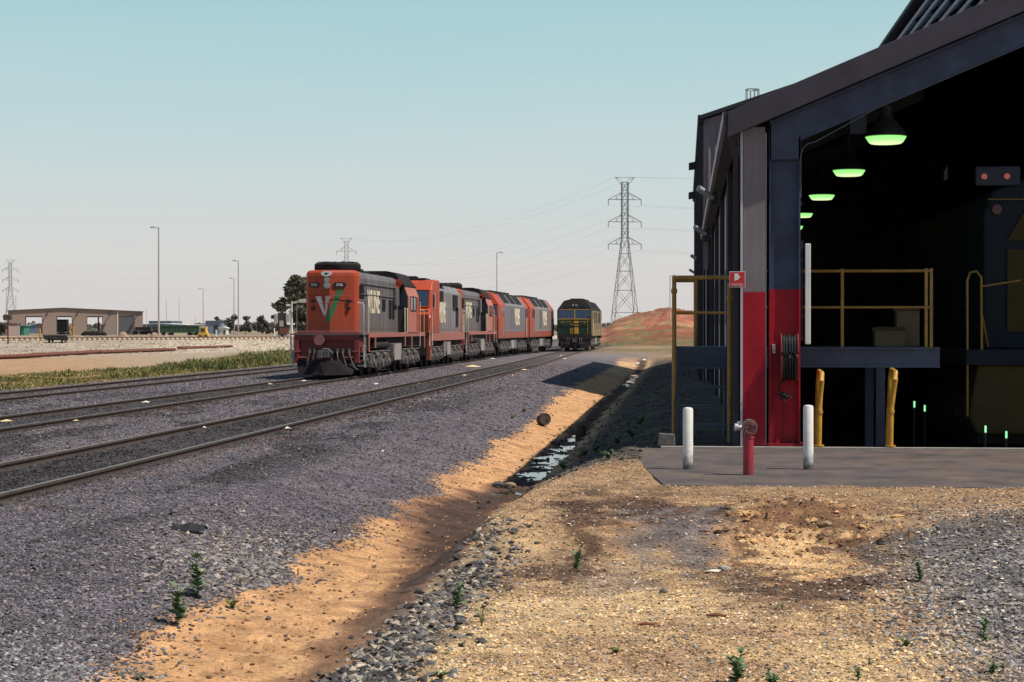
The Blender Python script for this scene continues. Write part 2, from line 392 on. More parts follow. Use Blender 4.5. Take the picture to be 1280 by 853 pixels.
def terrain(x, y):
    x = np.asarray(x, float); y = np.asarray(y, float)
    k = (.46 + .54 * sst(14, 25, y)) * (1 - sst(108, 122, y))          # ditch fades at the far end
    w = .22 * (fbm(x, y, .35, 5, 3) - .5)
    xx = x + w
    deep = -.60 + .05 * sst(48, 56, y) - .05 * sst(76, 84, y)
    left = np.interp(xx, [-6.4, -5.2, -3.8, -3.2, -2.85, -2.6], [0, -.03, -.33, -.50, -.59, -.6])
    crest = np.interp(y, [10, 20, 28, 31, 60], [-1.75, -1.75, -.75, .1, .5])
    yt = y + .9 * (fbm(x, y, .7, 13, 3) - .5) - .10 * x
    zr = np.interp(yt, [14, 17.2, 18.6, 21.6, 29], [-.19, -.17, .03, .072, .07])
    s = np.clip((xx + 2.35) / (crest + 2.35), 0, 1)
    s2 = 1 - (1 - s) ** 1.7
    right = deep + (zr - deep) * s2
    z = np.where(xx < -2.6, left * (deep / -.6) * k, np.where(s < 1, deep * k + (right - deep) * (0 * k + 1) * 1.0 + 0, zr))
    z = np.where((xx >= -2.6) & (s < 1), deep * k + (zr - deep * k) * s2, z)
    # foreground: mound of grey gravel at the right, a scooped sand patch, small undulations
    z = z + .26 * np.exp(-((x - 4.3) / 1.5) ** 2 - ((y - 16.3) / 2.2) ** 2)
    g = on(990, 665, -.05)
    r2 = ((x - g.x) / .62) ** 2 + ((y - g.y) / .75) ** 2
    z = z - .15 * np.exp(-r2 * 1.4) + (.14 + .10 * (fbm(x, y, 5, 37, 3) - .5)) * np.exp(-((x - g.x - .1) / .6) ** 2 - ((y - g.y - 1.05) / .42) ** 2) + .16 * (fbm(x, y, 6, 39, 3) - .5) * np.exp(-r2 * .5)
    nearw = (1 - sst(60, 130, y))
    z = z + nearw * (.05 * (fbm(x, y, 1.1, 3, 4) - .5) + .035 * (fbm(x, y, 5, 9, 4) - .5)) * np.where(x < -5.5, .5, 1)
    z = z + (.13 * (fbm(x, y, 2.6, 31, 5) - .5) + .05 * (fbm(x, y, .5, 35, 2) - .5)) * np.exp(-((x + 2.6) / .6) ** 2)   # broken ditch floor
    # ballast between the tracks stays level with the rails
    z = z + .3 * sst(170, 330, y) * sst(10, -30, x)
    # pit inside the shed
    inside = (x > SHED_X0 + .15) & (x < SHED_X1) & (y > SHED_Y0 + .25) & (y < SHED_Y2)
    z = np.where(inside, -1.6, z)
    ei = np.minimum(np.minimum(y - 22.35, (x + .75) * 1.3 - .16 * (29.4 - y) * .3), 2.0)   # how far inside the apron's edge
    ap = (x > -1.6) & (x < 16) & (y > 21.6) & (y < SHED_Y0 + .25)
    soil = .076 - .10 * np.clip(ei - .0, -.05, .9) + .045 * (fbm(x, y, 2.2, 33, 4) - .5)
    wq = sst(-.55, -.1, ei) * ap
    z = z * (1 - wq) + np.minimum(soil, .11) * wq
    return z

def tz(x, y): return float(terrain(np.array([x]), np.array([y]))[0])
def gnd(px, py):
    z = 0.0
    for _ in range(12):
        p = on(px, py, z); z = .5 * z + .5 * tz(p.x, p.y)
    p = on(px, py, z); return Vector((p.x, p.y, tz(p.x, p.y)))

def lerp3(c, col, m):
    col = np.asarray(col)
    return c * (1 - m[:, None]) + (col if col.ndim == 2 else col[None, :]) * m[:, None]

def blob(px, py, cx, cy, rx, ry, soft=.5):
    d = np.sqrt(((px - cx) / rx) ** 2 + ((py - cy) / ry) ** 2)
    return 1 - sst(1 - soft, 1 + soft, d)

def ballast_edge(x, y):
    return -3.62 + .6 * (fbm(x, y, .45, 21, 3) - .5) + .4 * (fbm(x, y, 2.6, 23, 3) - .5) - .45 * sst(40, 60, y) + .12 * np.exp(-((y - 16.3) / 1.6) ** 2)

def oil_patch(x, y):
    return sst(.50, .60, fbm(x * 1.3, y * .35, .9, 101, 4)) * sst(-4.9, -5.9, x + .6 * (fbm(x, y, .8, 103, 3) - .5)) * sst(70, 40, y)

def ground_colour(x, y):
    """base colours from where things lie in the yard (dry soil, ballast, oil, damp ditch)"""
    n1 = fbm(x, y, .5, 41, 4); n2 = fbm(x, y, 2.2, 43, 4); n3 = fbm(x, y, 9, 45, 3)
    px, py, d = to_px(x, y)
    n6 = fbm(x, y, 6, 49, 4)
    pxj = px + 60 * (n2 - .5) + 40 * (n1 - .5) + 50 * (n6 - .5); pyj = py + (14 * (n2 - .5) + 10 * (n1 - .5) + 16 * (n6 - .5)) * np.clip((py - HOR) / 200, 0, 1)
    c = np.tile(np.array([.54, .37, .20]), (len(x), 1))                           # tan gravelly soil
    c = lerp3(c, (.33, .205, .12), sst(.45, .65, n1))
    c = lerp3(c, (.30, .17, .095), sst(16.8, 18.6, y + .8 * (n2 - .5)) * sst(-2.2, -1.5, x) * .75)
    c = lerp3(c, (.52, .35, .18), sst(.5, .68, n2) * .6)
    # sand strip beside the ditch
    sand = sst(-2.2, -2.7, x + .5 * (n2 - .5)) * (1 - .75 * sst(82, 102, y))
    c = lerp3(c, (.54, .30, .145), sand)
    c = lerp3(c, (.45, .235, .11), sand * sst(.5, .7, n2) * .6)
    # damp floor of the ditch
    dmc = 2.30 + .62 * np.exp(-((y - 25.5) / 4.5) ** 2) + .25 * sst(28, 33, y) + .35 * (n1 - .5)
    dm = np.exp(-((x + dmc) / (.17 + .22 * n2 + .42 * np.exp(-((y - 24) / 5) ** 2))) ** 2) * np.where(y > 16.5, 1, .75)
    c = lerp3(c, (.22, .11, .065), sst(.2, .5, dm + .3 * (n2 - .5)) * .85)
    c = lerp3(c, (.062, .038, .030), sst(.45, .8, dm + .5 * (n2 - .5) + .3 * (fbm(x, y, 7, 99, 3) - .5)) * .92 * sst(12, 16, y))
    # dark stone strip right of the ditch in the foreground
    st_ = np.exp(-((x + 1.86 + .4 * (n2 - .5)) / .22) ** 2) * sst(20, 15, y)
    c = lerp3(c, (.11, .095, .09), np.clip(st_ * 1.2, 0, .85))
    # brown stained band along the edge of the terrace
    def spot(cx, cy, rx, ry, soft=.38): return blob(pxs, pys, cx, cy, rx, ry, soft)
    n5 = fbm(x, y, 3.2, 47, 4); n7 = fbm(x, y, 3.2, 67, 4)
    pxs = px + 90 * (n5 - .5) + 30 * (n6 - .5); pys = py + 44 * (n7 - .5) + 20 * (n6 - .5)
    fr = sst(24, 21.5, y) * sst(-2.3, -1.7, x)
    DK = (.075, .038, .026)
    for (cx, cy, rx, ry, am) in ((785, 637, 95, 13, .9), (733, 655, 24, 24, .85), (830, 655, 34, 15, .9), (690, 690, 60, 9, .8), (610, 703, 55, 9, .7), (1010, 706, 120, 15, .85), (905, 684, 45, 10, .7), (960, 730, 70, 9, .4), (1120, 640, 60, 7, .4)):
        c = lerp3(c, DK, spot(cx, cy, rx, ry) * am * fr)
    c = lerp3(c, (.17, .145, .14), spot(868, 662, 46, 22) * .85 * fr)
    c = lerp3(c, (.20, .175, .165), spot(800, 668, 22, 20) * .6 * fr)
    c = lerp3(c, (.040, .034, .038), spot(905, 647, 28, 9) * .9 * fr)
    c = lerp3(c, (.17, .15, .145), spot(770, 705, 60, 8) * .4 * fr)
    # scooped bright sand with a brown crumbly rim, its shadows painted dark
    c = lerp3(c, (.40, .215, .10), spot(995, 664, 92, 30) * .85 * fr)
    c = lerp3(c, (.66, .42, .21), spot(985, 671, 62, 19) * .95 * fr)
    for (cx, cy, rx, ry) in ((1045, 655, 30, 10), (985, 646, 46, 6), (932, 668, 9, 22), (1085, 668, 22, 8)):
        c = lerp3(c, (.13, .066, .04), spot(cx, cy, rx, ry) * .8 * fr)
    # grey gravel fan at right
    gm = sst(0, 60, (pxj - 1075) * .8 + (pyj - 690) * .15 - np.abs(pyj - 705) * .35) 
    gm = np.maximum(gm * sst(640, 668, pyj), blob(pxj, pyj, 1230, 720, 120, 70)) * sst(1.2, 2.4, x)
    c = lerp3(c, (.15, .142, .148), gm * .9)
    c = lerp3(c, (.08, .07, .07), np.exp(-((pyj - 672 + (pxj - 1100) * .1) / 8) ** 2) * sst(1020, 1090, pxj) * sst(0, 1, x) * .8)  # shading above the grey mound, painted as a dark band
    # worn soil round the apron
    c = lerp3(c, (.27, .17, .095), sst(20.2, 21.5, y) * sst(-1.5, -.5, x) * sst(30, 28, y) * .6)
    # dark grey soil against the shed, colour darkened further to deepen its shadow
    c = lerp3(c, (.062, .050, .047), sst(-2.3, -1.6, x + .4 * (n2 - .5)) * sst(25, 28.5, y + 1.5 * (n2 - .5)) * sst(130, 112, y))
    c = lerp3(c, (.13, .125, .05), sst(-2.3, -1.6, x) * sst(27, 31, y) * sst(.56, .68, n2) * .6)
    # ---- ballast
    e = ballast_edge(x, y)
    bal = sst(.12, -.12, x - e)
    bc = np.tile(np.array([.130, .112, .130]), (len(x), 1))
    bc = lerp3(bc, (.150, .130, .142), sst(.45, .7, n1))
    pt = oil_patch(x, y)
    bc = lerp3(bc, (.045, .037, .042), pt * .75)
    bc = lerp3(bc, (.075, .065, .072), sst(.5, .72, n2) * .6)
    for tc in TRACKS[:2]:
        u = np.abs(x - tc(y))
        oil = sst(1.35, .75, u + .5 * (n2 - .5))
        bc = lerp3(bc, (.060, .052, .052), oil * .9)
        edge = np.exp(-((u - 1.25) / .32) ** 2) * sst(.42, .6, n2)
        bc = lerp3(bc, (.20, .12, .09), edge * .65)
    u = np.abs(x - FAR_X); bc = lerp3(bc, (.085, .07, .068), sst(1.3, .8, u) * .8)
    c = lerp3(c, bc, bal)
    # coarse pale stones scattered on the shoulder
    c = lerp3(c, (.26, .20, .18), blob(pxj, pyj, 330, 690, 150, 45) * bal * .6)
    c = lerp3(c, (.30, .29, .30), blob(pxj, pyj, 60, 815, 110, 45) * bal * .7)
    # ---- beyond the far track
    far = sst(0, .8, FAR_X - 1.7 - x)
    fp = np.tile(np.array([.40, .27, .17]), (len(x), 1))
    gtop = np.interp(px, [-400, 0, 100, 190, 240, 300, 340, 420], [470, 466, 463, 458, 450, 441, 437, 432])
    fp = lerp3(fp, (.42, .25, .135), sst(440, 460, py) * .8)
    fp = lerp3(fp, (.30, .20, .11), sst(.45, .65, n2) * .6)
    fp = lerp3(fp, (.36, .28, .21), sst(60, 260, px + 60 * (n1 - .5)))
    fp = lerp3(fp, (.17, .145, .075), sst(-2, 3, py - gtop + 5 * (n1 - .5)) * (.45 + .5 * sst(150, 320, px)))
    bt = np.interp(px, [-400, 0, 370, 800], [452, 448.5, 437, 430]); tp = np.interp(px, [-400, 0, 370, 800], [431, 427, 423.6, 420])
    pale = sst(.8, -.8, py - bt + 2.5 * (n1 - .5)) * sst(-.6, .4, py - tp)
    nz = fbm(x, y, .5, 87, 3)
    fp = lerp3(fp, (.38, .30, .225), pale)
    fp = lerp3(fp, (.56, .46, .33), pale * sst(120, 300, px))
    fp = lerp3(fp, (.46, .40, .34), pale * sst(.5, .65, nz) * .7)
    fp = lerp3(fp, (.24, .19, .17), pale * sst(.45, .3, nz) * .6)
    fp = lerp3(fp, (.40, .29, .23), pale * sst(1, 4, py - bt + 6) * sst(260, 120, px) * .6)
    bey = sst(.3, -.5, py - tp)
    fp = lerp3(fp, (.24, .19, .14), bey)
    fp = lerp3(fp, (.11, .125, .06), bey * sst(.45, .6, fbm(x, y, .03, 77, 3)))
    fp = lerp3(fp, (.42, .29, .18), bey * sst(.55, .66, fbm(x, y, .05, 79, 3)))
    c = lerp3(c, fp, far)
    # ---- right of the trains, beyond the ditch
    rf = sst(112, 132, y + 12 * (n1 - .5)) * sst(-11, -5, x)
    rp = np.tile(np.array([.34, .22, .135]), (len(x), 1))
    rp = lerp3(rp, (.22, .14, .085), sst(.45, .62, fbm(x, y, .25, 75, 4)))
    rp = lerp3(rp, (.20, .17, .17), sst(170, 135, y) * sst(0, -5, x + 3 * (n1 - .5)))
    rp = lerp3(rp, (.14, .13, .055), sst(.45, .6, fbm(x, y, .08, 71, 3)) * .8 * sst(140, 175, y))
    rp = lerp3(rp, (.20, .165, .075), sst(200, 225, y) * sst(.4, .6, fbm(x, y, .12, 73, 3)))
    c = lerp3(c, rp, rf)
    return c * (1 + .25 * (n3 - .5))[:, None]

def np_mesh(name, V, Fq, mat, cols=None, parent=None, smooth=False):
    me = bpy.data.meshes.new(name)
    nf, k = Fq.shape
    me.vertices.add(len(V)); me.vertices.foreach_set('co', np.ascontiguousarray(V, np.float32).ravel())
    me.loops.add(nf * k); me.loops.foreach_set('vertex_index', np.ascontiguousarray(Fq, np.int32).ravel())
    me.polygons.add(nf); me.polygons.foreach_set('loop_start', np.arange(0, nf * k, k, dtype=np.int32))
    me.polygons.foreach_set('loop_total', np.full(nf, k, np.int32))
    me.polygons.foreach_set('use_smooth', np.full(nf, bool(smooth)))
    me.update(calc_edges=True)
    if cols is not None:
        a = me.color_attributes.new('Col', 'FLOAT_COLOR', 'POINT')
        a.data.foreach_set('color', np.ascontiguousarray(np.c_[cols, np.ones(len(V))], np.float32).ravel())
    me.materials.append(mat)
    o = bpy.data.objects.new(name, me); COL.objects.link(o)
    if parent: o.parent = parent
    return o

# polar sheet round the eye, fine where the photograph looks
ang = np.concatenate([np.linspace(-89, -22, 40)[:-1], np.linspace(-22, 20, 660), np.linspace(20, 89, 40)[1:]])
rad = [2.0]
while rad[-1] < 6000:
    r_ = rad[-1]
    rad.append(r_ * (1.02 if r_ < 9 else 1.0042 if r_ < 60 else 1.008 if r_ < 150 else 1.02 if r_ < 500 else 1.08))
rad = np.array(rad)
A, RR = np.meshgrid(R(1) * ang, rad)
dx, dy = np.sin(A) * RR, np.cos(A) * RR
X = (dx * CT - dy * ST).ravel(); Y = (dx * ST + dy * CT).ravel()
Z = terrain(X, Y)
na, nr = len(ang), len(rad)
idx = np.arange(na * nr).reshape(nr, na)
Fq = np.stack([idx[:-1, :-1], idx[:-1, 1:], idx[1:, 1:], idx[1:, :-1]], -1).reshape(-1, 4)
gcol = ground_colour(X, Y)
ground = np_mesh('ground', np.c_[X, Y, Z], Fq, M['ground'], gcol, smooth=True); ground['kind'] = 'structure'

# water lying in the ditch
mb = MB()
ys = np.linspace(28.5, 46, 30).tolist()
wv = [(-3.05, y, -.598) for y in ys] + [(-1.9, y, -.598) for y in ys]
mb.add(wv, [(i, i + 1, i + 31, i + 30) for i in range(29)])
mb.build('ditch_water', M['water'], kind='structure')
mb = MB(); mb.add([(-3.1, 78, -.602), (-1.9, 78, -.602), (-1.9, 108, -.602), (-3.1, 108, -.602)], [(0, 1, 2, 3)])
mb.build('puddle_water', M['water'], kind='structure')

# apron of worn asphalt in front of the shed
mb = MB()
ax = [(-.22, 22.45), (1.5, 22.3), (3.2, 22.42), (5, 22.3), (9, 22.4), (16, 22.3), (16, 29.4), (-.75, 29.4), (-.62, 27.2), (-.52, 25.4), (-.35, 23.6)]
mb.prism(ax, -.15, .075, 'z')
mb.build('apron', M['conc'], kind='structure')
mb = MB(); mb.box(-.35, 16, 29.4, 29.58, -1.8, .098); mb.build('apron_kerb', M['lip'], kind='structure')

# ------------------------------------------------------------------ stones (nobody could count them)
def stones(name, x, y, size, cols, flat=.6, sink=.25):
    n = len(x)
    base = np.array([(1,0,0),(-1,0,0),(0,1,0),(0,-1,0),(0,0,1),(0,0,-1)], float)
    tri = np.array([(0,2,4),(2,1,4),(1,3,4),(3,0,4),(2,0,5),(1,2,5),(3,1,5),(0,3,5)])
    v = base[None] * (0.55 + .7 * rng.random((n, 6, 1))) + .28 * (rng.random((n, 6, 3)) - .5)
    a = rng.random(n) * 2 * math.pi; t = (rng.random(n) - .5) * 1.2
    ca, sa, c2, s2 = np.cos(a), np.sin(a), np.cos(t), np.sin(t)
    v = v * size[:, None, None]; v[:, :, 2] *= flat
    v[:, :, 0] *= (1 + .5 * rng.random(n))[:, None]
    vx = v[:, :, 0] * c2[:, None] - v[:, :, 2] * s2[:, None]; vz = v[:, :, 0] * s2[:, None] + v[:, :, 2] * c2[:, None]
    X_ = vx * ca[:, None] - v[:, :, 1] * sa[:, None] + x[:, None]
    Y_ = vx * sa[:, None] + v[:, :, 1] * ca[:, None] + y[:, None]
    Z_ = vz + (terrain(x, y) + size * flat * (.75 - sink * 2 * .6))[:, None]
    V = np.stack([X_, Y_, Z_], -1).reshape(-1, 3)
    Ft = (tri[None] + 6 * np.arange(n)[:, None, None]).reshape(-1, 3)
    o = np_mesh(name, V, Ft, M['stone'], np.repeat(cols, 6, 0)); o['kind'] = 'stuff'
    return o

def scatter(n, y0, y1, x_lo, x_hi, power=2.0):
    """random spots, thinning with distance; only within the sight wedge plus a margin"""
    u = rng.random(n)
    y = (y0 ** (1 - power) + u * (y1 ** (1 - power) - y0 ** (1 - power))) ** (1 / (1 - power)) if power != 1 else y0 * (y1 / y0) ** u
    lo = np.maximum(x_lo, -.40 * y - 2.2); hi = np.minimum(x_hi, .21 * y + 1.5)
    x = lo + rng.random(n) * np.maximum(hi - lo, 0)
    k = hi > lo
    return x[k], y[k]

# ballast
x, y = scatter(175000, 10.2, 100, -21, -3.0, 1.5)
k = x < ballast_edge(x, y) + .06 + .35 * rng.random(len(x)) ** 6
for tc in TRACKS:
    k &= ~((np.abs(np.abs(x - tc(y)) - .8) < .09))
x, y = x[k], y[k]
g = rng.random((len(x), 1)); tint = rng.random((len(x), 1))
cc = (.062 + .175 * g ** 1.8) * np.array([1.0, .89, 1.02]) * (1 - .6 * oil_patch(x, y))[:, None] * (.75 + .5 * fbm(x, y, .8, 95, 3))[:, None]
cc = np.where(tint > .94, (.16 + .2 * g) * np.array([1.0, .86, .78]), cc)
px, py, d = to_px(x, y)
coarse = blob(px, py, 330, 692, 130, 40)
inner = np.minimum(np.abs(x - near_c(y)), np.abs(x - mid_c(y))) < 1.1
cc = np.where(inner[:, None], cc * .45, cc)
sz = (.008 + .013 * rng.random(len(x)) ** 1.9) * (1 + .9 * sst(15, 60, y))
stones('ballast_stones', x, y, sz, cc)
# coarse pale stones on the shoulder
n = 4200
px_ = 330 + 85 * rng.normal(size=n); py_ = 692 + 24 * rng.normal(size=n) - (px_ - 330) * .10
k = (py_ > 630) & (py_ < 770); px_, py_ = px_[k], py_[k]
d = F * (EYE + .1) / (py_ - HOR); a = (px_ - 640) / F * d
x, y = a * CT - d * ST, a * ST + d * CT
k = x < ballast_edge(x, y) + .1; x, y = x[k], y[k]
g = rng.random((len(x), 1)); tint = rng.random((len(x), 1))
cc = np.where(tint > .6, (.13 + .30 * g) * np.array([1, .82, .70]), (.06 + .2 * g) * np.array([1, .92, .95]))
stones('shoulder_stones', x, y, .012 + .026 * rng.random(len(x)) ** 1.7, cc, .55)
# pale stones near bottom left
n = 1800
px_ = 60 + 75 * rng.normal(size=n); py_ = 815 + 26 * rng.normal(size=n)
d = F * (EYE) / (py_ - HOR); a = (px_ - 640) / F * d
x, y = a * CT - d * ST, a * ST + d * CT
g = rng.random((len(x), 1)); cc = (.08 + .34 * g ** 1.5) * np.array([1, .97, .97])
stones('pale_ballast_stones', x, y, .009 + .018 * rng.random(len(x)) ** 1.6, cc, .55)
# rocks in and right of the ditch
n = 2300
y = 11 + 7.5 * rng.random(n) ** 2.2
x = -1.86 + .17 * rng.normal(size=n) + .03 * (y - 13)
g = rng.random((n, 1)); tint = rng.random((n, 1))
cc = np.where(tint > .72, (.20 + .3 * g) * np.array([1, .84, .66]), (.035 + .16 * g ** 1.6) * np.array([1, .93, .92]))
stones('ditch_rocks', x, y, .012 + .034 * rng.random(n) ** 2.2, cc, .6)
# gravelly soil of the foreground
def grey_of(x, y):
    px, py, d = to_px(x, y); return blob(px, py, 1240, 720, 150, 85)
x, y = scatter(97000, 10.2, 28, -2.0, 6, 1.6)
k = (y < 22.5) | (x < -.45 - .05 * (y - 24)); x, y = x[k], y[k]
px, py, d = to_px(x, y)
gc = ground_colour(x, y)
g = rng.random((len(x), 1)); tint = rng.random((len(x), 1))
cc = gc * (.46 + 1.5 * g)
cc = np.where(tint > .90 - .3 * grey_of(x, y)[:, None], (.07 + .30 * g ** 1.5) * np.array([1, .96, .98]), cc)
cc = np.where(tint < .09, np.array([.60, .50, .39]) * (.7 + .6 * g), cc)
sz = .005 + .013 * rng.random(len(x)) ** 2.6
grey = blob(px, py, 1240, 720, 150, 85)
sz = sz * (1 + .7 * grey)
stones('gravel', x, y, sz, cc, .6)
# clods thrown up round the scooped sand
n = 420; g0 = on(990, 665, -.05)
a = rng.random(n) * 2 * math.pi; rr_ = .55 + .35 * rng.normal(size=n)
x = g0.x + rr_ * np.cos(a) * 1.1; y = g0.y + .25 + rr_ * np.sin(a) * 1.3
g = rng.random((n, 1)); tint = rng.random((n, 1))
stones('soil_clods', x, y, .008 + .05 * rng.random(n) ** 3.5, np.where(tint > .5, np.array([[.50, .29, .13]]), np.array([[.20, .11, .06]])) * (.6 + .7 * g), .6)
# crumbs on the sand strip
x, y = scatter(4200, 10.5, 60, -3.9, -2.4, 1.5)
g = rng.random((len(x), 1))
stones('sand_crumbs', x, y, .004 + .022 * rng.random(len(x)) ** 4, np.where(g > .35, np.array([[.36, .2, .1]]), np.array([[.13, .08, .055]])), .6)
# pale ballast of the raised track in the background
n = 3200
px_ = -100 + 480 * rng.random(n); f_ = rng.random(n)
py_ = np.interp(px_, [-400, 0, 370], [432, 428, 424.5]) * (1 - f_) + np.interp(px_, [-400, 0, 370], [452, 448.5, 437]) * f_
d = F * EYE / (py_ - HOR); a = (px_ - 640) / F * d
x, y = a * CT - d * ST, a * ST + d * CT
g = rng.random((n, 1))
stones('background_ballast', x, y, (.035 + .065 * rng.random(n)) * d / 150, np.where(g > .45, np.array([[.52, .43, .33]]), np.array([[.38, .29, .22]])) * (.7 + .5 * rng.random((n, 1))), .6)
# lumps of bank soil, the bank's shade darkened into their colour
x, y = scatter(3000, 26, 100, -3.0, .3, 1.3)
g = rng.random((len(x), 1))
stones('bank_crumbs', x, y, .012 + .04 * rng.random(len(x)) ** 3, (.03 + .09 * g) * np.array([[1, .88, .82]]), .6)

# ------------------------------------------------------------------ grass strip and ground cover beyond the far track
def blades(name, x, y, h, cols, w=.02, lean=.35):
    n = len(x); a = rng.random(n) * 2 * math.pi; la = rng.random(n) * 2 * math.pi
    z = terrain(x, y)
    ca, sa = np.cos(a) * w, np.sin(a) * w
    lx, ly = np.cos(la) * lean * h * rng.random(n), np.sin(la) * lean * h * rng.random(n)
    V = np.stack([np.stack([x - ca, y - sa, z - .02], -1), np.stack([x + ca, y + sa, z - .02], -1),
                  np.stack([x + lx * .4 + ca * .8, y + ly * .4 + sa * .8, z + h * .6], -1), np.stack([x + lx, y + ly, z + h], -1)], 1).reshape(-1, 3)
    Ff = (np.array([[0, 1, 2], [0, 2, 3]])[None] + 4 * np.arange(n)[:, None, None]).reshape(-1, 3)
    o = np_mesh(name, V, Ff, M['grass'], np.repeat(cols, 4, 0)); o['kind'] = 'stuff'; return o
n = 60000
px_ = -120 + 520 * rng.random(n)
gt = np.interp(px_, [-400, 0, 100, 190, 240, 300, 340, 420], [474, 470, 466, 460, 453, 445, 440, 436])
gb = 488.5 - .0917 * px_
py_ = gt + (gb - gt) * rng.random(n) ** .9
d = F * EYE / (py_ - HOR); a = (px_ - 640) / F * d
x, y = a * CT - d * ST, a * ST + d * CT
cl = fbm(x, y, .22, 61, 4) * .6 + .4 * fbm(x, y * .4, .9, 62, 3)
k = (cl + .25 * rng.random(n) > .56) & (x < FAR_X - 1.5)
x, y, cl, px_ = x[k], y[k], cl[k], px_[k]
g = rng.random((len(x), 1)); t = (cl[:, None] - .4) * 3
cc = (np.array([[.25, .20, .075]]) * (1 - np.clip(t, 0, 1)) + np.array([[.10, .135, .045]]) * np.clip(t, 0, 1)) * (.5 + .9 * g)
cc = np.where(rng.random((len(x), 1)) > .84 + .1 * sst(100, 300, px_)[:, None], np.array([[.42, .33, .12]]) * (.6 + .6 * g), cc)
h = (.05 + .20 * rng.random(len(x)) ** 2.4) * (.35 + 1.9 * np.clip(t[:, 0], 0, 1) ** 1.5) * (.7 + .45 * sst(150, 330, px_))
blades('trackside_grass', x, y, h, cc, .028, .9)
# sparse low growth on the right-hand verge and far yard
n = 9000
px_ = 757 + 115 * rng.random(n); py_ = 416 + 16 * rng.random(n) ** 1.5
d = F * EYE / (py_ - HOR); a = (px_ - 640) / F * d
x, y = a * CT - d * ST, a * ST + d * CT
k = fbm(x, y, .09, 63, 3) > .42; x, y = x[k], y[k]
g = rng.random((len(x), 1))
blades('verge_grass', x, y, .12 + .4 * rng.random(len(x)), np.array([[.16, .145, .06]]) * (.4 + g), .07)

# ------------------------------------------------------------------ red earth hill
gx = np.linspace(740, 1150, 330); gd = np.linspace(205, 330, 150)
PX, GD = np.meshgrid(gx, gd)
prof = np.interp(PX, [740, 757, 768, 785, 800, 820, 838, 850, 875, 950, 1150], [413, 410, 403.5, 399.5, 396, 391.5, 388, 388.5, 393, 396, 400])
a = (PX - 640) / F * GD
X = (a * CT - GD * ST).ravel(); Y = (a * ST + GD * CT).ravel()
top = EYE + (HOR - prof.ravel()) / F * 262
w = sst(205, 262, GD.ravel()) * (1 - .8 * sst(275, 330, GD.ravel()))
nn = fbm(X, Y, .12, 51, 5)
Z = -.3 + (top + .3) * w * (1 + .0 * nn) + (2.2 * (nn - .5) + 1.3 * (fbm(X, Y, .45, 59, 4) - .5)) * w * sst(740, 800, PX.ravel())
c = np.tile(np.array([.27, .10, .06]), (len(X), 1))
c = lerp3(c, (.34, .17, .10), sst(.45, .65, fbm(X, Y, .25, 53, 4)))
gp = fbm(X, Y, .30, 55, 5)
c = lerp3(c, (.17, .145, .06), sst(.54, .64, gp + .16 * (1 - w) - .16 * sst(800, 850, PX.ravel())) * .85)
c = lerp3(c, (.14, .145, .06), sst(.30, .12, w + .35 * (gp - .5)) * .8)
c = lerp3(c, (.24, .085, .05), sst(.5, .62, fbm(X, Y, .5, 57, 4)) * .6)
idx = np.arange(len(X)).reshape(PX.shape)
Fq = np.stack([idx[:-1, :-1], idx[:-1, 1:], idx[1:, 1:], idx[1:, :-1]], -1).reshape(-1, 4)
hill = np_mesh('hill', np.c_[X, Y, Z], Fq, M['hill'], c, smooth=True); hill['kind'] = 'structure'

# ------------------------------------------------------------------ tracks
def rail_mesh(cfun, side, y0, y1, mb, mbt, step=2.0):
    prof = [(-.07, -.12), (.07, -.12), (.07, -.095), (.012, -.08), (.012, .055), (.036, .065), (.036, .092), (-.036, .092), (-.036, .065), (-.012, .055), (-.012, -.08), (-.07, -.095)]
    ys = np.arange(y0, y1 + .01, step); n = len(prof); vs = []; tv = []
    for yy in ys:
        xc = float(cfun(np.array(yy))) + side * .836
        vs += [(xc + p[0], yy, p[1]) for p in prof]
        tv += [(xc - .033, yy, .0955), (xc + .033, yy, .0955)]
    fs = []
    for k in range(len(ys) - 1):
        for i in range(n): fs.append((k*n+i, k*n+(i+1)%n, (k+1)*n+(i+1)%n, (k+1)*n+i))
    mb.add(vs, fs); mbt.add(tv, [(2*k, 2*k+1, 2*k+3, 2*k+2) for k in range(len(ys) - 1)])
for cf, y1, lab in ((near_c, 300, 'railway track nearest the shed, oily between its two rails, green locomotive on it'),
                    (mid_c, 320, 'middle railway track carrying the row of orange locomotives'),
                    (far_c, 320, 'railway track farthest left, running along the grass strip')):
    t = thing('railway_track', lab, 'track', (float(cf(np.array(0.))), 0, 0), 0, 'railway tracks side by side across the yard')
    c0 = float(cf(np.array(0.)))
    rel = lambda yy, cf=cf, c0=c0: cf(yy) - c0
    for sd in (-1, 1):
        a_, b_ = MB(), MB(); rail_mesh(rel, sd, 2, y1, a_, b_)
        r_ = a_.build('rail', M['rail'], t); b_.build('rail_head', M['railtop'], r_)
    s_ = MB(); yy = 3.0
    while yy < 200:
        xc = float(rel(np.array(yy))); s_.box(xc - 1.3, xc + 1.3, yy - .12, yy + .12, -.2, -.012 + .012 * random.random()); yy += .68
    s_.build('sleepers', M['sleeper'], t, kind='stuff')
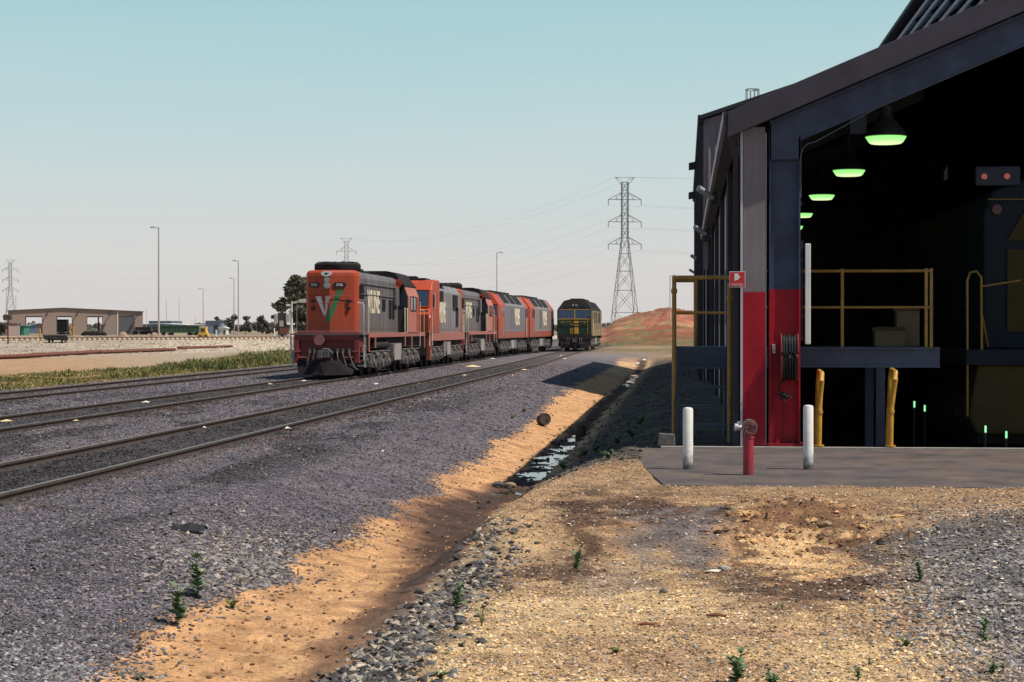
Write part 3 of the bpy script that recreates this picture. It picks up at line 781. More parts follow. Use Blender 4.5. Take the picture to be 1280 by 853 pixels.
# ------------------------------------------------------------------ locomotives (local frame: front at y=0 facing -y, rail top z=0)
def bogie(root, yc, mat_side, axles=(-1.85, 0, 1.85), half=1.12, frame_to=2.55):
    """side frames with axle boxes, springs and brake gear; wheelsets are children"""
    b = MB()
    L_ = frame_to
    for s in (-1, 1):
        x0, x1 = s * half, s * (half + .12)
        b.prism([(yc - L_, .62), (yc - L_ + .25, .52), (yc + L_ - .25, .52), (yc + L_, .62), (yc + L_, .84), (yc - L_, .84)], x0, x1, 'x')
        for a in axles:
            y = yc + a
            b.box(x0, s * (half + .26), y - .17, y + .17, .32, .66)                 # axle box
            b.cyl((s * (half + .2), y, .49), (s * (half + .33), y, .49), .13, n=12)
            for q in (-.33, .33):                                                     # coil springs
                b.cyl((s * (half + .16), y + q, .52), (s * (half + .16), y + q, .80), .085, n=8)
                b.box(x0, s * (half + .24), y + q - .12, y + q + .12, .44, .52)
        for q in (-.92, .92):
            b.box(x0, s * (half + .22), yc + q - .09, yc + q + .09, .28, .95)         # brake cylinders and hangers
            b.cyl((s * (half + .18), yc + q - .28, .78), (s * (half + .18), yc + q + .28, .78), .11, n=10)
            b.bar((s * (half + .2), yc + q + .16, .7), (s * (half + .2), yc + q + .42, .16), .03)
        b.tube([(s * (half + .22), yc - L_, .92), (s * (half + .22), yc + L_, .92)], .025, 6)
    o = b.build('bogie', mat_side, root, bevel=.012)
    for a in axles:
        w = MB(); y = yc + a
        w.cyl((-.95, y, .49), (.95, y, .49), .09, n=10)
        for s in (-1, 1):
            w.cyl((s * .76, y, .49), (s * .90, y, .49), .49, n=24); w.cyl((s * .74, y, .49), (s * .765, y, .49), .52, n=24)
        w.build('wheelset', M['under'], o)
    return o

def handrail(root, pts, r=.022, mat=None):
    return MB().tube(pts, r, 6).build('handrail', mat or M['white'], root, smooth=True)

CR = math.tan(R(15))
def nose_y(u, y0): return y0 + abs(u) * CR

def slash(root, name, mat, rows, y0):
    """flat stripe on a creased nose: rows of (z, u_left, u_right)"""
    vs, fs = [], []
    for (z, a, b) in rows:
        m = min(max(0.0, a), b)
        for u in (a, m, b): vs.append((u, nose_y(u, y0) - .005, z))
    for k in range(len(rows) - 1):
        for j in (0, 1):
            q = (3*k+j, 3*k+j+1, 3*k+3+j+1, 3*k+3+j)
            if abs(vs[q[0]][0] - vs[q[1]][0]) + abs(vs[q[2]][0] - vs[q[3]][0]) > 1e-4: fs.append(q)
    return MB().add(vs, fs).build(name, mat, root)

def rows_of(z0, a0, b0, z1, a1, b1, n=14):
    return [(z0 + (z1 - z0) * t / n, a0 + (a1 - a0) * t / n, b0 + (b1 - b0) * t / n) for t in range(n + 1)]

def hood_loco(label, number='X46'):
    """long-hood diesel with the cab near its far end"""
    t = thing('diesel_locomotive', label, 'locomotive', group='orange and grey locomotives coupled in a row')
    N0 = .95
    # --- nose: orange, two facets
    def plan(w, y0, yb): return [(-w, yb), (-w, y0 + w * CR + .16), (-w + .10, y0 + (w - .10) * CR + .03), (0, y0), (w - .10, y0 + (w - .10) * CR + .03), (w, y0 + w * CR + .16), (w, yb)]
    b = MB()
    secs = [(1.62, .975), (3.78, .975), (3.90, .955), (3.97, .90), (4.0, .80)]
    base = None; vs = []; n = 7
    for (z, w) in secs: vs += [(p[0], p[1] + (.975 - w) * .9, z) if i not in (0, 6) else (p[0], 2.0, z) for i, p in enumerate(plan(w, N0, 2.0))]
    fs = []
    for k in range(len(secs) - 1):
        for i in range(n - 1): fs.append((k*n+i, k*n+i+1, (k+1)*n+i+1, (k+1)*n+i))
    fs.append(tuple(range((len(secs)-1)*n, len(secs)*n)))
    b.add(vs, fs); nose = b.build('nose', M['orange'], t, bevel=0)
    # emblem: white V with a green slash
    em = MB()
    e1 = slash(nose, 'emblem', M['white'], rows_of(3.03, -.58, -.35, 2.26, -.22, -.17), N0)
    slash(e1, 'emblem_bar', paint_pinkwhite, rows_of(3.03, -.17, .02, 2.26, -.215, -.16), N0)
    slash(e1, 'emblem_slash', M['green'], rows_of(3.30, .30, .50, 2.06, -.19, .02), N0)
    # number boards, headlights, marker lights, badge
    for u, w in ((-.62, .20), (.35, .24)):
        nb = MB(); y = nose_y(u, N0)
        pts = [(u + sx * (w - .09) + .10 * math.cos(a), 3.44 + .10 * math.sin(a)) for sx, rng_ in ((1, (-90, -45, 0, 45, 90)), (-1, (90, 135, 180, 225, 270))) for a in map(R, rng_)]
        nb.prism(pts, -.035, .02, 'y')
        o = nb.build('number_board', M['black'], nose)
        rot = math.atan(CR) * (1 if u > 0 else -1)
        for v in o.data.vertices:
            dxy = v.co.x - u; yy = v.co.y
            v.co.x = u + dxy * math.cos(rot) - yy * math.sin(rot) * 1; v.co.y = y + dxy * math.sin(rot) + yy * math.cos(rot)
        Mx = Matrix.Translation((u + .036 * math.sin(rot), y - .036 * math.cos(rot), 3.44)) @ Matrix.Rotation(rot, 4, 'Z') @ Matrix.Rotation(R(90), 4, 'X')
        place_text(number, .155, M['white'], o, Mx, 'number', 1.0)
    for z, r in ((3.42, .10), (3.62, .085)):
        u = -.11; y = nose_y(u, N0)
        h = MB(); h.cyl((u, y + .02, z), (u, y - .05, z), r + .02, n=16); ho = h.build('headlight', M['galv'], nose, smooth=True)
        MB().cyl((u, y - .04, z), (u, y - .056, z), r - .01, n=16).build('lens', M['lens'], ho)
    u = -.13; y = nose_y(u, N0)
    bd = MB(); pts = [(u + .20 * math.cos(a), 3.86 + .105 * math.sin(a)) for a in [2 * math.pi * i / 20 for i in range(20)]]
    bd.prism(pts, y - .055, y, 'y'); bo = bd.build('badge', M['white'], nose)
    bx = MB(); bx.cyl((u, y - .057, 3.86), (u, y - .061, 3.86), .05, n=6); bx.box(u - .10, u + .10, y - .0605, y - .057, 3.853, 3.868); bx.build('badge_mark', M['charcoal'], bo)
    for u in (-.68, .68):
        for z in (2.83, 2.56):
            y = nose_y(u, N0); h = MB(); h.cyl((u, y + .02, z), (u, y - .05, z), .075, n=12); h.build('marker_light', M['black'], nose, smooth=True)
    MB().tube([(-.95, nose_y(.95, N0) - .04, 3.03), (-.5, nose_y(.5, N0) - .045, 3.03), (0, N0 - .05, 3.03), (.5, nose_y(.5, N0) - .045, 3.03), (.95, nose_y(.95, N0) - .04, 3.03)], .012, 6).build('grab_rail', M['red_dull'], nose)
    # --- hood
    b = MB()
    prof = [(-.975, 1.62), (-.975, 3.72), (-.90, 3.90), (-.74, 3.97), (.74, 3.97), (.90, 3.90), (.975, 3.72), (.975, 1.62)]
    b.prism(prof, 2.0, 11.6, 'y')
    hood = b.build('hood', M['lgrey'], t, bevel=.015)
    b = MB()
    for s in (-1, 1):
        x0, x1 = s * .972, s * .986
        for y in np.arange(2.9, 11.2, .62):                                           # access doors
            b.box(x0, x1, y - .27, y + .27, 1.78, 3.02)
            b.cyl((s * .986, y + .18, 2.4), (s * 1.01, y + .18, 2.4), .02, n=6)
        for y in np.arange(3.4, 11.4, 1.0): b.box(x0, s * .992, y - .02, y + .02, 1.7, 3.66)
        b.box(x0, s * 1.02, 2.0, 11.6, 3.50, 3.54); b.box(x0, s * 1.015, 2.0, 11.6, 3.10, 3.13)
    b.build('hood_door', M['lgrey'], hood, bevel=.008, kind='stuff')
    b = MB()
    for s in (-1, 1):
        for (ya, yb, za, zb) in ((1.75, 2.75, 2.95, 3.45), (9.0, 9.7, 2.2, 3.0), (9.9, 10.5, 2.2, 3.0), (7.2, 8.0, 2.5, 3.0)):
            b.box(s * .98, s * .995, ya, yb, za, zb)
            for z in np.arange(za + .05, zb, .085): b.box(s * .995, s * 1.012, ya + .03, yb - .03, z - .018, z + .018)
    b.build('grille', M['lroof'], hood, kind='stuff')
    for s in (-1, 1): b = MB(); b.box(s * .985, s * 1.10, 10.3, 11.2, 2.75, 3.55); b.build('filter_box', M['lgrey'], hood, bevel=.03)
    for s in (-1, 1):
        Mx = Matrix.Translation((s * .996, 5.05, 2.80)) @ Matrix.Rotation(R(90 * s), 4, 'Z') @ Matrix.Rotation(R(90), 4, 'X')
        place_text('V/LINE', 1.22, M['cream'], hood, Mx, 'lettering', .84, .028)
    # roof gear
    f = MB(); f.lathe([(.86, 0), (.88, .04), (.88, .22), (.82, .29), (.55, .31), (0.01, .31)], (.08, 2.15, 4.0), 28)
    fo = f.build('radiator_fan', M['lroof'], t, smooth=True)
    g = MB()
    for i in range(12):
        a = i * math.pi / 6; g.bar((.08, 2.15, 4.325), (.08 + .8 * math.cos(a), 2.15 + .8 * math.sin(a), 4.325), .014)
    g.build('fan_grille', M['charcoal'], fo)
    r = MB(); r.box(-.6, .7, 3.2, 4.4, 3.97, 4.12); r.cyl((.3, 3.6, 4.1), (.3, 3.6, 4.22), .32, n=16); r.build('roof_hatch', M['lroof'], t, bevel=.02)
    r = MB(); r.box(-.5, .5, 5.4, 7.2, 3.97, 4.10); r.cyl((0, 6.3, 4.05), (0, 6.3, 4.3), .22, n=14); r.build('exhaust', M['lroof'], t, bevel=.02)
    r = MB(); r.box(-.45, .45, 8.3, 9.8, 3.97, 4.08); r.build('roof_hatch', M['lroof'], t, bevel=.02)
    # --- cab
    b = MB(); cp = [(-1.43, 1.62), (-1.43, 3.18), (-1.28, 3.58), (-.86, 4.12), (-.5, 4.22), (.5, 4.22), (.86, 4.12), (1.28, 3.58), (1.43, 3.18), (1.43, 1.62)]
    b.prism(cp, 11.6, 14.9, 'y'); cab = b.build('cab', M['pinkred_cab'], t, bevel=.03)
    b = MB(); b.prism([(p[0] * .985, p[1] - .02) for p in cp], 11.56, 11.605, 'y'); b.build('cab_front', M['charcoal'], cab)
    b = MB(); b.prism([(-1.30, 3.62), (-.88, 4.17), (-.5, 4.27), (.5, 4.27), (.88, 4.17), (1.30, 3.62), (1.26, 3.58), (-1.26, 3.58)], 11.45, 15.0, 'y'); b.build('cab_roof', M['lroof'], cab)
    for s in (-1, 1):
        g = MB(); g.box(s * 1.02, s * 1.30, 11.54, 11.565, 2.75, 3.42); g.build('window', M['glass'], cab)
        for (ya, yb) in ((12.25, 13.0), (13.15, 13.9)):
            w = MB(); w.box(s * 1.425, s * 1.436, ya, yb, 2.6, 3.16); wo = w.build('window', M['glass'], cab)
            w = MB()
            for (q0, q1, z0, z1) in ((ya-.04, yb+.04, 2.56, 2.6), (ya-.04, yb+.04, 3.16, 3.2), (ya-.04, ya, 2.6, 3.16), (yb, yb+.04, 2.6, 3.16)): w.box(s * 1.425, s * 1.45, q0, q1, z0, z1)
            w.build('window_frame', M['lroof'], wo)
        d = MB(); d.box(s * 1.425, s * 1.44, 14.1, 14.75, 1.7, 3.2); d.build('cab_door', M['orange2'], cab, bevel=.01)
    h = MB(); 
    for (x, z) in ((1.12, 3.78), (1.02, 3.62)): h.cyl((x, 11.5, z), (x, 11.0, z), .05, .15, n=14)
    h.build('horn', M['orange'], t, smooth=True)
    # short hood behind the cab
    b = MB(); b.prism([(p[0], min(p[1], 3.2)) for p in prof[:2]] + [(-.85, 3.3), (.85, 3.3)] + [(p[0], min(p[1], 3.2)) for p in prof[6:]], 14.9, 16.6, 'y'); b.build('short_hood', M['orange2'], t, bevel=.04)
    # --- running board, sill, frame
    b = MB(); b.box(-1.36, 1.36, .25, 17.3, 1.56, 1.62); b.build('running_board', M['lgrey'], t)
    b = MB()
    for s in (-1, 1):
        b.box(s * 1.36, s * 1.40, 1.45, 17.2, 1.46, 1.64)
        for y in (1.5, 3.0, 10.9, 12.9, 17.0): b.box(s * 1.36, s * 1.41, y - .09, y + .09, .92 if y < 2 or y > 12 else 1.05, 1.47)
    b.build('sill', M['pinkred'], t, bevel=.01)
    b = MB(); b.box(-1.15, 1.15, .5, 17.2, 1.02, 1.54); b.box(-.5, .5, .3, 17.4, .8, 1.02)
    for s in (-1, 1):
        b.cyl((s * 1.15, 3.2, 1.18), (s * 1.15, 7.0, 1.18), .16, n=12)
    b.build('underframe', M['under'], t)
    tk = MB(); tk.prism([(-1.3, .45), (-1.4, .7), (-1.4, 1.2), (1.4, 1.2), (1.4, .7), (1.3, .45)], 7.6, 9.9, 'y'); tko = tk.build('fuel_tank', M['bogie'], t, bevel=.03)
    p = MB(); p.box(1.395, 1.42, 7.75, 9.55, .52, 1.16); p.build('tank_panel', M['palebox'], tko)
    bogie(t, 4.55, M['bogie']); bogie(t, 13.0, M['bogie'])
    # --- headstock and gear at the front
    b = MB(); b.box(-1.22, 1.22, .30, .50, 1.36, 1.66)
    for s in (-1, 1):
        b.box(s * 1.04, s * 1.22, .26, .46, .52, 1.36); b.box(s * .98, s * 1.2, .50, 1.45, .9, 1.5)
    hs = b.build('headstock', M['red_dull2'], t, bevel=.015)
    b = MB(); b.box(-1.04, 1.04, .42, .52, .60, 1.36); b.build('buffer_panel', M['red_dull'], hs)
    b = MB(); b.cyl((-.27, .24, 1.38), (-.27, .30, 1.38), .20, n=18); b.build('hanging_disc', M['pinkdull'], hs)
    for s in (-1, 1):
        for q in ((.72, 1.02, .15, .40, .72, .76), (.98, 1.2, .15, .42, .95, .98)):
            b = MB(); b.box(s * q[0], s * q[1], *q[2:]); b.build('foot_step', M['pinkred'], hs)
    b = MB(); b.box(-.13, .13, -.05, .45, .72, .98); b.tube([(-.2, .12, .62), (-.22, .1, .9), (-.1, .08, 1.03), (.1, .08, 1.03), (.24, .1, .9), (.22, .12, .62)], .05, 8)
    b.box(-.28, -.1, -.16, .1, .70, 1.0); b.build('coupler', M['coupler'], hs, bevel=.02)
    for (x, q) in ((-.62, -.10), (-.45, -.05), (.42, .08), (.62, .16), (.86, .2)):
        h = MB(); h.tube([(x, .30, .96), (x, .16, .92), (x + q * .5, .12, .62), (x + q, .16, .36), (x + q * 1.6, .25, .28)], .026, 6)
        h.box(x - .035, x + .035, .20, .32, .9, 1.06); h.build('brake_hose', M['hose'], hs, smooth=True)
    b = MB(); b.add([(-1.15, .35, .62), (1.15, .35, .62), (1.0, .05, .10), (0, -.22, .08), (-1.0, .05, .10), (-.2, .0, .62), (.2, 0, .62)],
                    [(0, 5, 3, 4), (5, 6, 3), (6, 1, 2, 3)])
    b.add([(-1.15, .40, .62), (1.15, .40, .62), (1.0, .12, .10), (-1.0, .12, .10)], [(0, 1, 2, 3)])
    b.build('plough', M['plough'], t)
    # steps at the corners, handrails
    for s in (-1, 1):
        b = MB()
        for z in (.42, .78, 1.14): b.box(s * 1.10, s * 1.38, .62, .90, z - .02, z + .02)
        b.box(s * 1.35, s * 1.38, .58, .62, .35, 1.5); b.box(s * 1.35, s * 1.38, .90, .94, .35, 1.5)
        b.build('steps', M['galv'], t)
        handrail(t, [(s * 1.36, .48, .62), (s * 1.38, .42, 1.2), (s * 1.38, .42, 2.66), (s * 1.34, .42, 2.74), (s * 1.12, .42, 2.76)], .019, M['cream_rail'])
        handrail(t, [(s * 1.37, 1.55, 1.2), (s * 1.37, 1.55, 2.62), (s * 1.37, 1.62, 2.70), (s * 1.37, 1.75, 2.70)], .017, M['cream_rail'])
        for y in (12.0, 11.3): handrail(t, [(s * 1.40, y - .5, 1.62), (s * 1.40, y - .5, 2.58), (s * 1.39, y - .45, 2.66), (s * 1.36, y - .3, 2.68)], .02, M['cream_rail'])
        handrail(t, [(s * 1.46, 15.0, 1.0), (s * 1.47, 15.0, 3.0)], .02, M['cream_rail'])
        handrail(t, [(s * 1.36, 17.1, 1.0), (s * 1.36, 17.1, 2.6), (s * 1.2, 17.1, 2.66)], .02, M['cream_rail'])
    handrail(t, [(-1.12, .42, 2.76), (-.5, .40, 2.73), (.5, .40, 2.73), (1.12, .42, 2.76)], .010, M['red_dull'])
    handrail(t, [(-1.2, .34, 1.70), (1.2, .34, 1.70)], .016, M['pinkdull'])
    return t

def wide_nose_loco(label):
    """hood diesel whose full-width cab with a sloped nose leads"""
    t = thing('diesel_locomotive', label, 'locomotive', group='orange and grey locomotives coupled in a row')
    # cab and nose in profile (y,z)
    b = MB(); prof = [(.55, 1.55), (.50, 2.50), (1.25, 2.72), (1.55, 3.62), (1.95, 4.02), (2.6, 4.12), (4.4, 4.12), (4.4, 1.55)]
    b.prism(prof, -1.43, 1.43, 'x'); cab = b.build('cab', M['orange'], t, bevel=.06)
    for s in (-1, 1):
        w = MB(); w.add([(s * .14, 1.24, 2.86), (s * 1.28, 1.24, 2.86), (s * 1.28, 1.49, 3.58), (s * .14, 1.49, 3.58)], [(0, 1, 2, 3)])
        wo = w.build('windscreen', M['glassblue'], cab); wo.data.transform(Matrix.Translation((0, .02, 0)))
        f = MB()
        for p, q in (((.11, 1.23, 2.82), (1.31, 1.23, 2.82)), ((.11, 1.50, 3.62), (1.31, 1.50, 3.62)), ((.11, 1.23, 2.82), (.11, 1.5, 3.62)), ((1.31, 1.23, 2.82), (1.31, 1.5, 3.62))):
            f.bar((s * p[0], p[1] + .02, p[2]), (s * q[0], q[1] + .02, q[2]), .035)
        f.build('window_frame', M['orange'], wo)
        w = MB(); w.box(s * 1.425, s * 1.44, 2.1, 2.75, 2.75, 3.45); w.build('side_window', M['glass'], cab)
        w = MB(); w.box(s * 1.425, s * 1.44, 3.3, 3.95, 1.75, 3.5); w.build('cab_door', M['orange2'], cab, bevel=.01)
        w = MB(); w.box(s * 1.43, s * 1.50, 1.95, 2.05, 2.8, 3.4); w.build('mirror', M['charcoal'], cab)
    l = MB(); l.box(-1.35, 1.35, .78, 1.28, 2.62, 2.66); l.build('nose_ledge', M['lgrey_pale'], cab)
    n = MB(); n.box(.52, .98, .47, .56, 2.0, 2.2); n.box(-.98, -.52, .47, .56, 2.0, 2.2); n.build('headlight', M['lens'], cab)
    r = MB(); r.box(-1.0, 1.0, 2.4, 4.2, 4.10, 4.2); r.box(-.5, .5, 2.8, 3.6, 4.2, 4.3); r.build('roof_gear', M['lroof'], t, bevel=.02)
    # hood
    b = MB(); hp = [(-1.22, 1.55), (-1.22, 3.62), (-.95, 3.98), (.95, 3.98), (1.22, 3.62), (1.22, 1.55)]
    b.prism(hp, 4.4, 14.9, 'y'); hood = b.build('hood', M['lgrey_pale'], t, bevel=.03)
    b = MB()
    for s in (-1, 1):
        for (ya, yb, za, zb) in ((5.4, 7.2, 3.16, 3.66), (11.3, 13.3, 2.75, 3.55), (12.6, 13.6, 1.9, 2.9)):
            b.box(s * 1.215, s * 1.26, ya, yb, za, zb); b.build('grille', M['lroof'], hood); b = MB()
    b = MB()
    for s in (-1, 1):
        for y in np.arange(5.0, 14.7, .7): b.box(s * 1.215, s * 1.232, y - .31, y + .31, 1.75, 2.9)
    b.build('hood_door', M['lgrey_pale'], hood, bevel=.006, kind='stuff')
    b = MB(); b.box(-1.2, 1.2, 4.6, 9.0, 3.98, 4.06); b.cyl((0, 6, 4.0), (0, 6, 4.2), .55, n=16); b.cyl((0, 8, 4.0), (0, 8, 4.2), .55, n=16); b.box(-.8, .8, 10, 14, 3.98, 4.14); b.build('roof_fans', M['lroof'], hood)
    for s in (-1, 1):
        Mx = Matrix.Translation((s * 1.236, 7.0, 2.55)) @ Matrix.Rotation(R(90 * s), 4, 'Z') @ Matrix.Rotation(R(90), 4, 'X')
        place_text('V/LINE', 1.35, M['cream'], hood, Mx, 'lettering', .62, .035)
    b = MB()
    for s in (-1, 1):
        b.box(s * 1.30, s * 1.42, 1.4, 15.1, 1.22, 1.62)
    b.box(-1.3, 1.3, .6, 15.3, 1.46, 1.545); b.build('sill', M['pinkred'], t, bevel=.01)
    b = MB(); b.box(-1.1, 1.1, .6, 15.2, .98, 1.45); b.box(-1.2, 1.2, .5, .7, .55, 1.5); b.build('underframe', M['under'], t)
    tk = MB(); tk.prism([(-1.3, .42), (-1.38, .7), (-1.38, 1.2), (1.38, 1.2), (1.38, .7), (1.3, .42)], 6.4, 9.2, 'y'); tko = tk.build('fuel_tank', M['bogie'], t, bevel=.03)
    p = MB(); p.box(1.375, 1.40, 6.55, 6.8, .45, 1.16); p.box(1.375, 1.40, 7.6, 9.0, .5, 1.12); p.build('tank_panel', M['palebox'], tko)
    bogie(t, 3.6, M['bogie']); bogie(t, 12.0, M['bogie'])
    for s in (-1, 1):
        b = MB(); b.box(s * 1.25, s * 1.43, .9, 1.35, .35, 1.5); b.build('step_well', M['orange2'], t)
        handrail(t, [(s * 1.44, .62, 1.0), (s * 1.45, .60, 2.3), (s * 1.44, .70, 2.42), (s * 1.43, .85, 2.42)], .022, M['cream_rail'])
        handrail(t, [(s * 1.45, 1.5, 1.0), (s * 1.45, 1.5, 2.5)], .022, M['cream_rail'])
        for y in (14.6, 15.1): handrail(t, [(s * 1.38, y, 1.6), (s * 1.38, y, 2.6)], .022, M['cream_rail'])
    return t

def streamlined_loco(label, body, side, roof, under, sidename='side_panel', green=False, group=None):
    """full-width body with a cab at each end"""
    t = thing('diesel_locomotive', label, 'locomotive', group=group)
    sec = [(-1.45, 1.15), (-1.45, 3.30), (-1.36, 3.48), (-.92, 4.08), (-.5, 4.20), (.5, 4.20), (.92, 4.08), (1.36, 3.48), (1.45, 3.30), (1.45, 1.15)]
    L_ = 19.2
    b = MB(); n = len(sec); vs = []
    def ring(y, k, dz=0.0, shrink=0): return [(p[0] * (1 - shrink), y + (max(0, p[1] - 2.45) * k), p[1]) for p in sec]
    # cab ends lean back above the waist
    m = 12
    levels = sorted(set(p[1] for p in sec) | {2.45})
    sec2 = []
    for i, p in enumerate(sec):
        sec2.append(p)
        if i == 0: sec2.append((-1.45, 2.45))
        if i == len(sec) - 2: sec2.append((1.45, 2.45))
    n = len(sec2)
    vs = [(p[0] * .965, .30 + max(0, p[1] - 2.45) * .30, p[1]) for p in sec2] + [(p[0], .75 + max(0, p[1] - 2.45) * .28, p[1]) for p in sec2]
    vs += [(p[0], L_ - .75 - max(0, p[1] - 2.45) * .28, p[1]) for p in sec2] + [(p[0] * .965, L_ - .30 - max(0, p[1] - 2.45) * .30, p[1]) for p in sec2]
    fs = []
    for k in range(3):
        for i in range(n): fs.append((k*n+i, k*n+(i+1)%n, (k+1)*n+(i+1)%n, (k+1)*n+i))
    # end caps split at the waist
    for o_, rev in ((0, 0), (3 * n, 1)):
        low = [o_ + i for i in (0, 1, n - 2, n - 1)]
        up = [o_ + i for i in range(1, n - 1)]
        fs += [tuple(low), tuple(up)]
    b.add(vs, fs); bo = b.build('body', body, t, bevel=.04)
    for end in (0, 1):
        def Y(y): return y if end == 0 else L_ - y
        yw = lambda z: .30 + (z - 2.45) * .30 - .012
        for s in (-1, 1):
            a, c = (.06, 1.30)
            w = MB(); w.add([(s * a, Y(yw(2.62)), 2.62), (s * c, Y(yw(2.62)), 2.62), (s * (c - .05), Y(yw(3.30)), 3.30), (s * a, Y(yw(3.36)), 3.36)], [(0, 1, 2, 3)])
            wo = w.build('windscreen', M['glassblue'], bo)
            f = MB(); y0, y1 = yw(2.6) - .01, yw(3.38) - .01
            for p, q in (((a - .03, y0, 2.59), (c + .03, y0, 2.59)), ((a - .03, y1, 3.38), (c, y1, 3.34))):
                f.bar((s * p[0], Y(p[1]), p[2]), (s * q[0], Y(q[1]), q[2]), .03)
            f.bar((s * (a - .03), Y(y0), 2.59), (s * (a - .03), Y(y1), 3.38), .03)
            f.build('window_frame', M['lyellow'] if green else M['lroof'], wo)
            w = MB(); w.box(s * 1.44, s * 1.456, Y(1.35), Y(2.15), 2.62, 3.25); w.build('side_window', M['glass'], bo)
            w = MB(); w.box(s * 1.44, s * 1.458, Y(2.45), Y(3.05), 1.25, 3.2); wd = w.build('cab_door', M['glass'] if not green else M['lroof'], bo)
            handrail(bo, [(s * 1.47, Y(2.38), 1.3), (s * 1.47, Y(2.38), 2.6)], .02, M['cream_rail'])
        h = MB(); yy = yw(3.62)
        for x in (-.13, .13): h.cyl((x, Y(yy + .05), 3.72), (x, Y(yy - .05), 3.72), .10, n=14)
        h.build('headlight', M['lens'], bo, smooth=True)
        nbm = MB()
        for s in (-1, 1): nbm.box(s * .45, s * .85, Y(yw(3.5) - .03), Y(yw(3.5) + .1), 3.45, 3.6)
        nbm.build('number_board', M['black'], bo)
        if green:
            br = MB(); zz = [(3.36, 1.40), (3.50, 1.34), (4.08, .92), (4.20, .5)]
            for (z0, w0), (z1, w1) in zip(zz, zz[1:]):
                br.add([(-w0 * .985, Y(yw(z0) - .006), z0), (w0 * .985, Y(yw(z0) - .006), z0), (w1 * .985, Y(yw(z1) - .006), z1), (-w1 * .985, Y(yw(z1) - .006), z1)], [(0, 1, 2, 3)])
            br.build('cab_brow', M['lroof'], bo)
            lp = MB(); lp.box(-1.41, 1.41, Y(.255), Y(.30), .95, 1.34); lp.build('lower_front', M['under'], bo)
            for s in (-1, 1):
                sh = MB(); sh.add([(s * 1.465, 1.0, 3.31), (s * 1.465, L_ - 1.0, 3.31), (s * 1.375, L_ - 1.1, 3.49), (s * 1.375, 1.1, 3.49), (s * .93, L_ - 1.3, 4.085), (s * .93, 1.3, 4.085)], [(0, 1, 2, 3), (3, 2, 4, 5)])
                if end == 0: sh.build('roof_shoulder', M['lroof'], t)
            p = MB(); p.box(-1.38, 1.38, Y(.275), Y(.31), 2.50, 2.545); p.box(-.02, .02, Y(.27), Y(.31), 2.54, 2.62); p.build('waist_stripe', M['lyellow'], bo)
            p = MB(); p.box(-.38, -.09, Y(.27), Y(.31), 1.38, 1.86); p.box(-.40, -.1, Y(.27), Y(.31), 2.08, 2.2); p.build('nose_panel', M['yel_shade'], bo)
            p = MB(); p.box(.0, .34, Y(.27), Y(.31), 1.38, 1.90); p.box(.0, .34, Y(.27), Y(.31), 2.02, 2.13); p.box(-.05, .36, Y(.268), Y(.31), 2.26, 2.42); p.build('emblem_panel', M['yel_lit'], bo)
            p = MB(); p.box(1.06, 1.10, Y(.275), Y(.31), 1.3, 2.5); p.box(1.36, 1.398, Y(.28), Y(.34), 1.3, 3.2); p.build('edge_stripe', M['lyellow'], bo)
            handrail(bo, [(-1.2, Y(.24), 2.36), (-.2, Y(.22), 2.36)], .018, M['lyellow']); handrail(bo, [(.45, Y(.22), 2.36), (1.2, Y(.24), 2.36)], .018, M['lyellow'])
            for x in (-.95, .8): MB().cyl((x, Y(.34), 2.25), (x, Y(.25), 2.25), .07, n=10).build('marker_light', M['lens'], bo)
        b = MB(); b.box(-1.3, 1.3, Y(.28), Y(.8), .62, 1.15); b.box(-1.15, 1.15, Y(.2), Y(.5), .18, .62)
        hs = b.build('headstock', under, t, bevel=.03)
        b = MB(); b.box(-.16, .16, Y(-.12), Y(.3), .68, 1.0)
        for x in (-.6, -.42, .42, .6): b.tube([(x, Y(.28), 1.05), (x, Y(.15), .9), (x * 1.1, Y(.12), .5)], .03, 6)
        b.build('coupler', M['coupler'], hs)
    # sides: panel with lettering, sill stripe
    for s in (-1, 1):
        p = MB(); p.box(s * 1.44, s * 1.455, 3.2 if not green else .8, L_ - (3.2 if not green else .8), 1.60 if not green else 1.2, 3.30); po = p.build(sidename, side, bo)
        for y in np.arange(4.4, L_ - 3.8, 1.15): q = MB(); q.box(s * 1.453, s * 1.466, y - .02, y + .02, 1.75, 3.25); q.build('panel_rib', M['lgrey_dark'], po)
        q = MB(); q.box(s * 1.453, s * 1.463, 6.7, 8.3, 1.8, 3.2); q.build('panel_door', M['lgrey_dark'], po)
        if not green:
            Mx = Matrix.Translation((s * 1.468, 10.6, 2.55)) @ Matrix.Rotation(R(90 * s), 4, 'Z') @ Matrix.Rotation(R(90), 4, 'X')
            place_text('V/LINE', 1.5, M['cream'], po, Mx, 'lettering', .72, .04)
        else:
            q = MB()
            for (ya, yb) in ((4.2, 5.6), (7.5, 9.0), (12, 14.5)): q.box(s * 1.453, s * 1.47, ya, yb, 2.3, 3.2)
            q.build('side_grille', M['lroof'], po)
    # roof shoulders
    rm = MB(); rm.prism([(-.95, 4.085), (-.5, 4.215), (.5, 4.215), (.95, 4.085)], 1.6, L_ - 1.6, 'y')
    for y in np.arange(4, L_ - 4, 2.4): rm.cyl((0, y, 4.2), (0, y, 4.32), .55, n=16)
    for s in (-1, 1):
        for (ya, yb) in ((3.6, 6.6), (7.6, 10.2), (11.0, 14.4)):
            rm.add([(s * 1.375, ya, 3.475), (s * 1.375, yb, 3.475), (s * .94, yb, 4.075), (s * .94, ya, 4.075), (s * 1.395, ya, 3.50), (s * 1.395, yb, 3.50), (s * .96, yb, 4.10), (s * .96, ya, 4.10)],
                   [(0,1,2,3),(4,5,6,7),(0,1,5,4),(1,2,6,5),(2,3,7,6),(3,0,4,7)])
    rm.build('roof', roof, t)
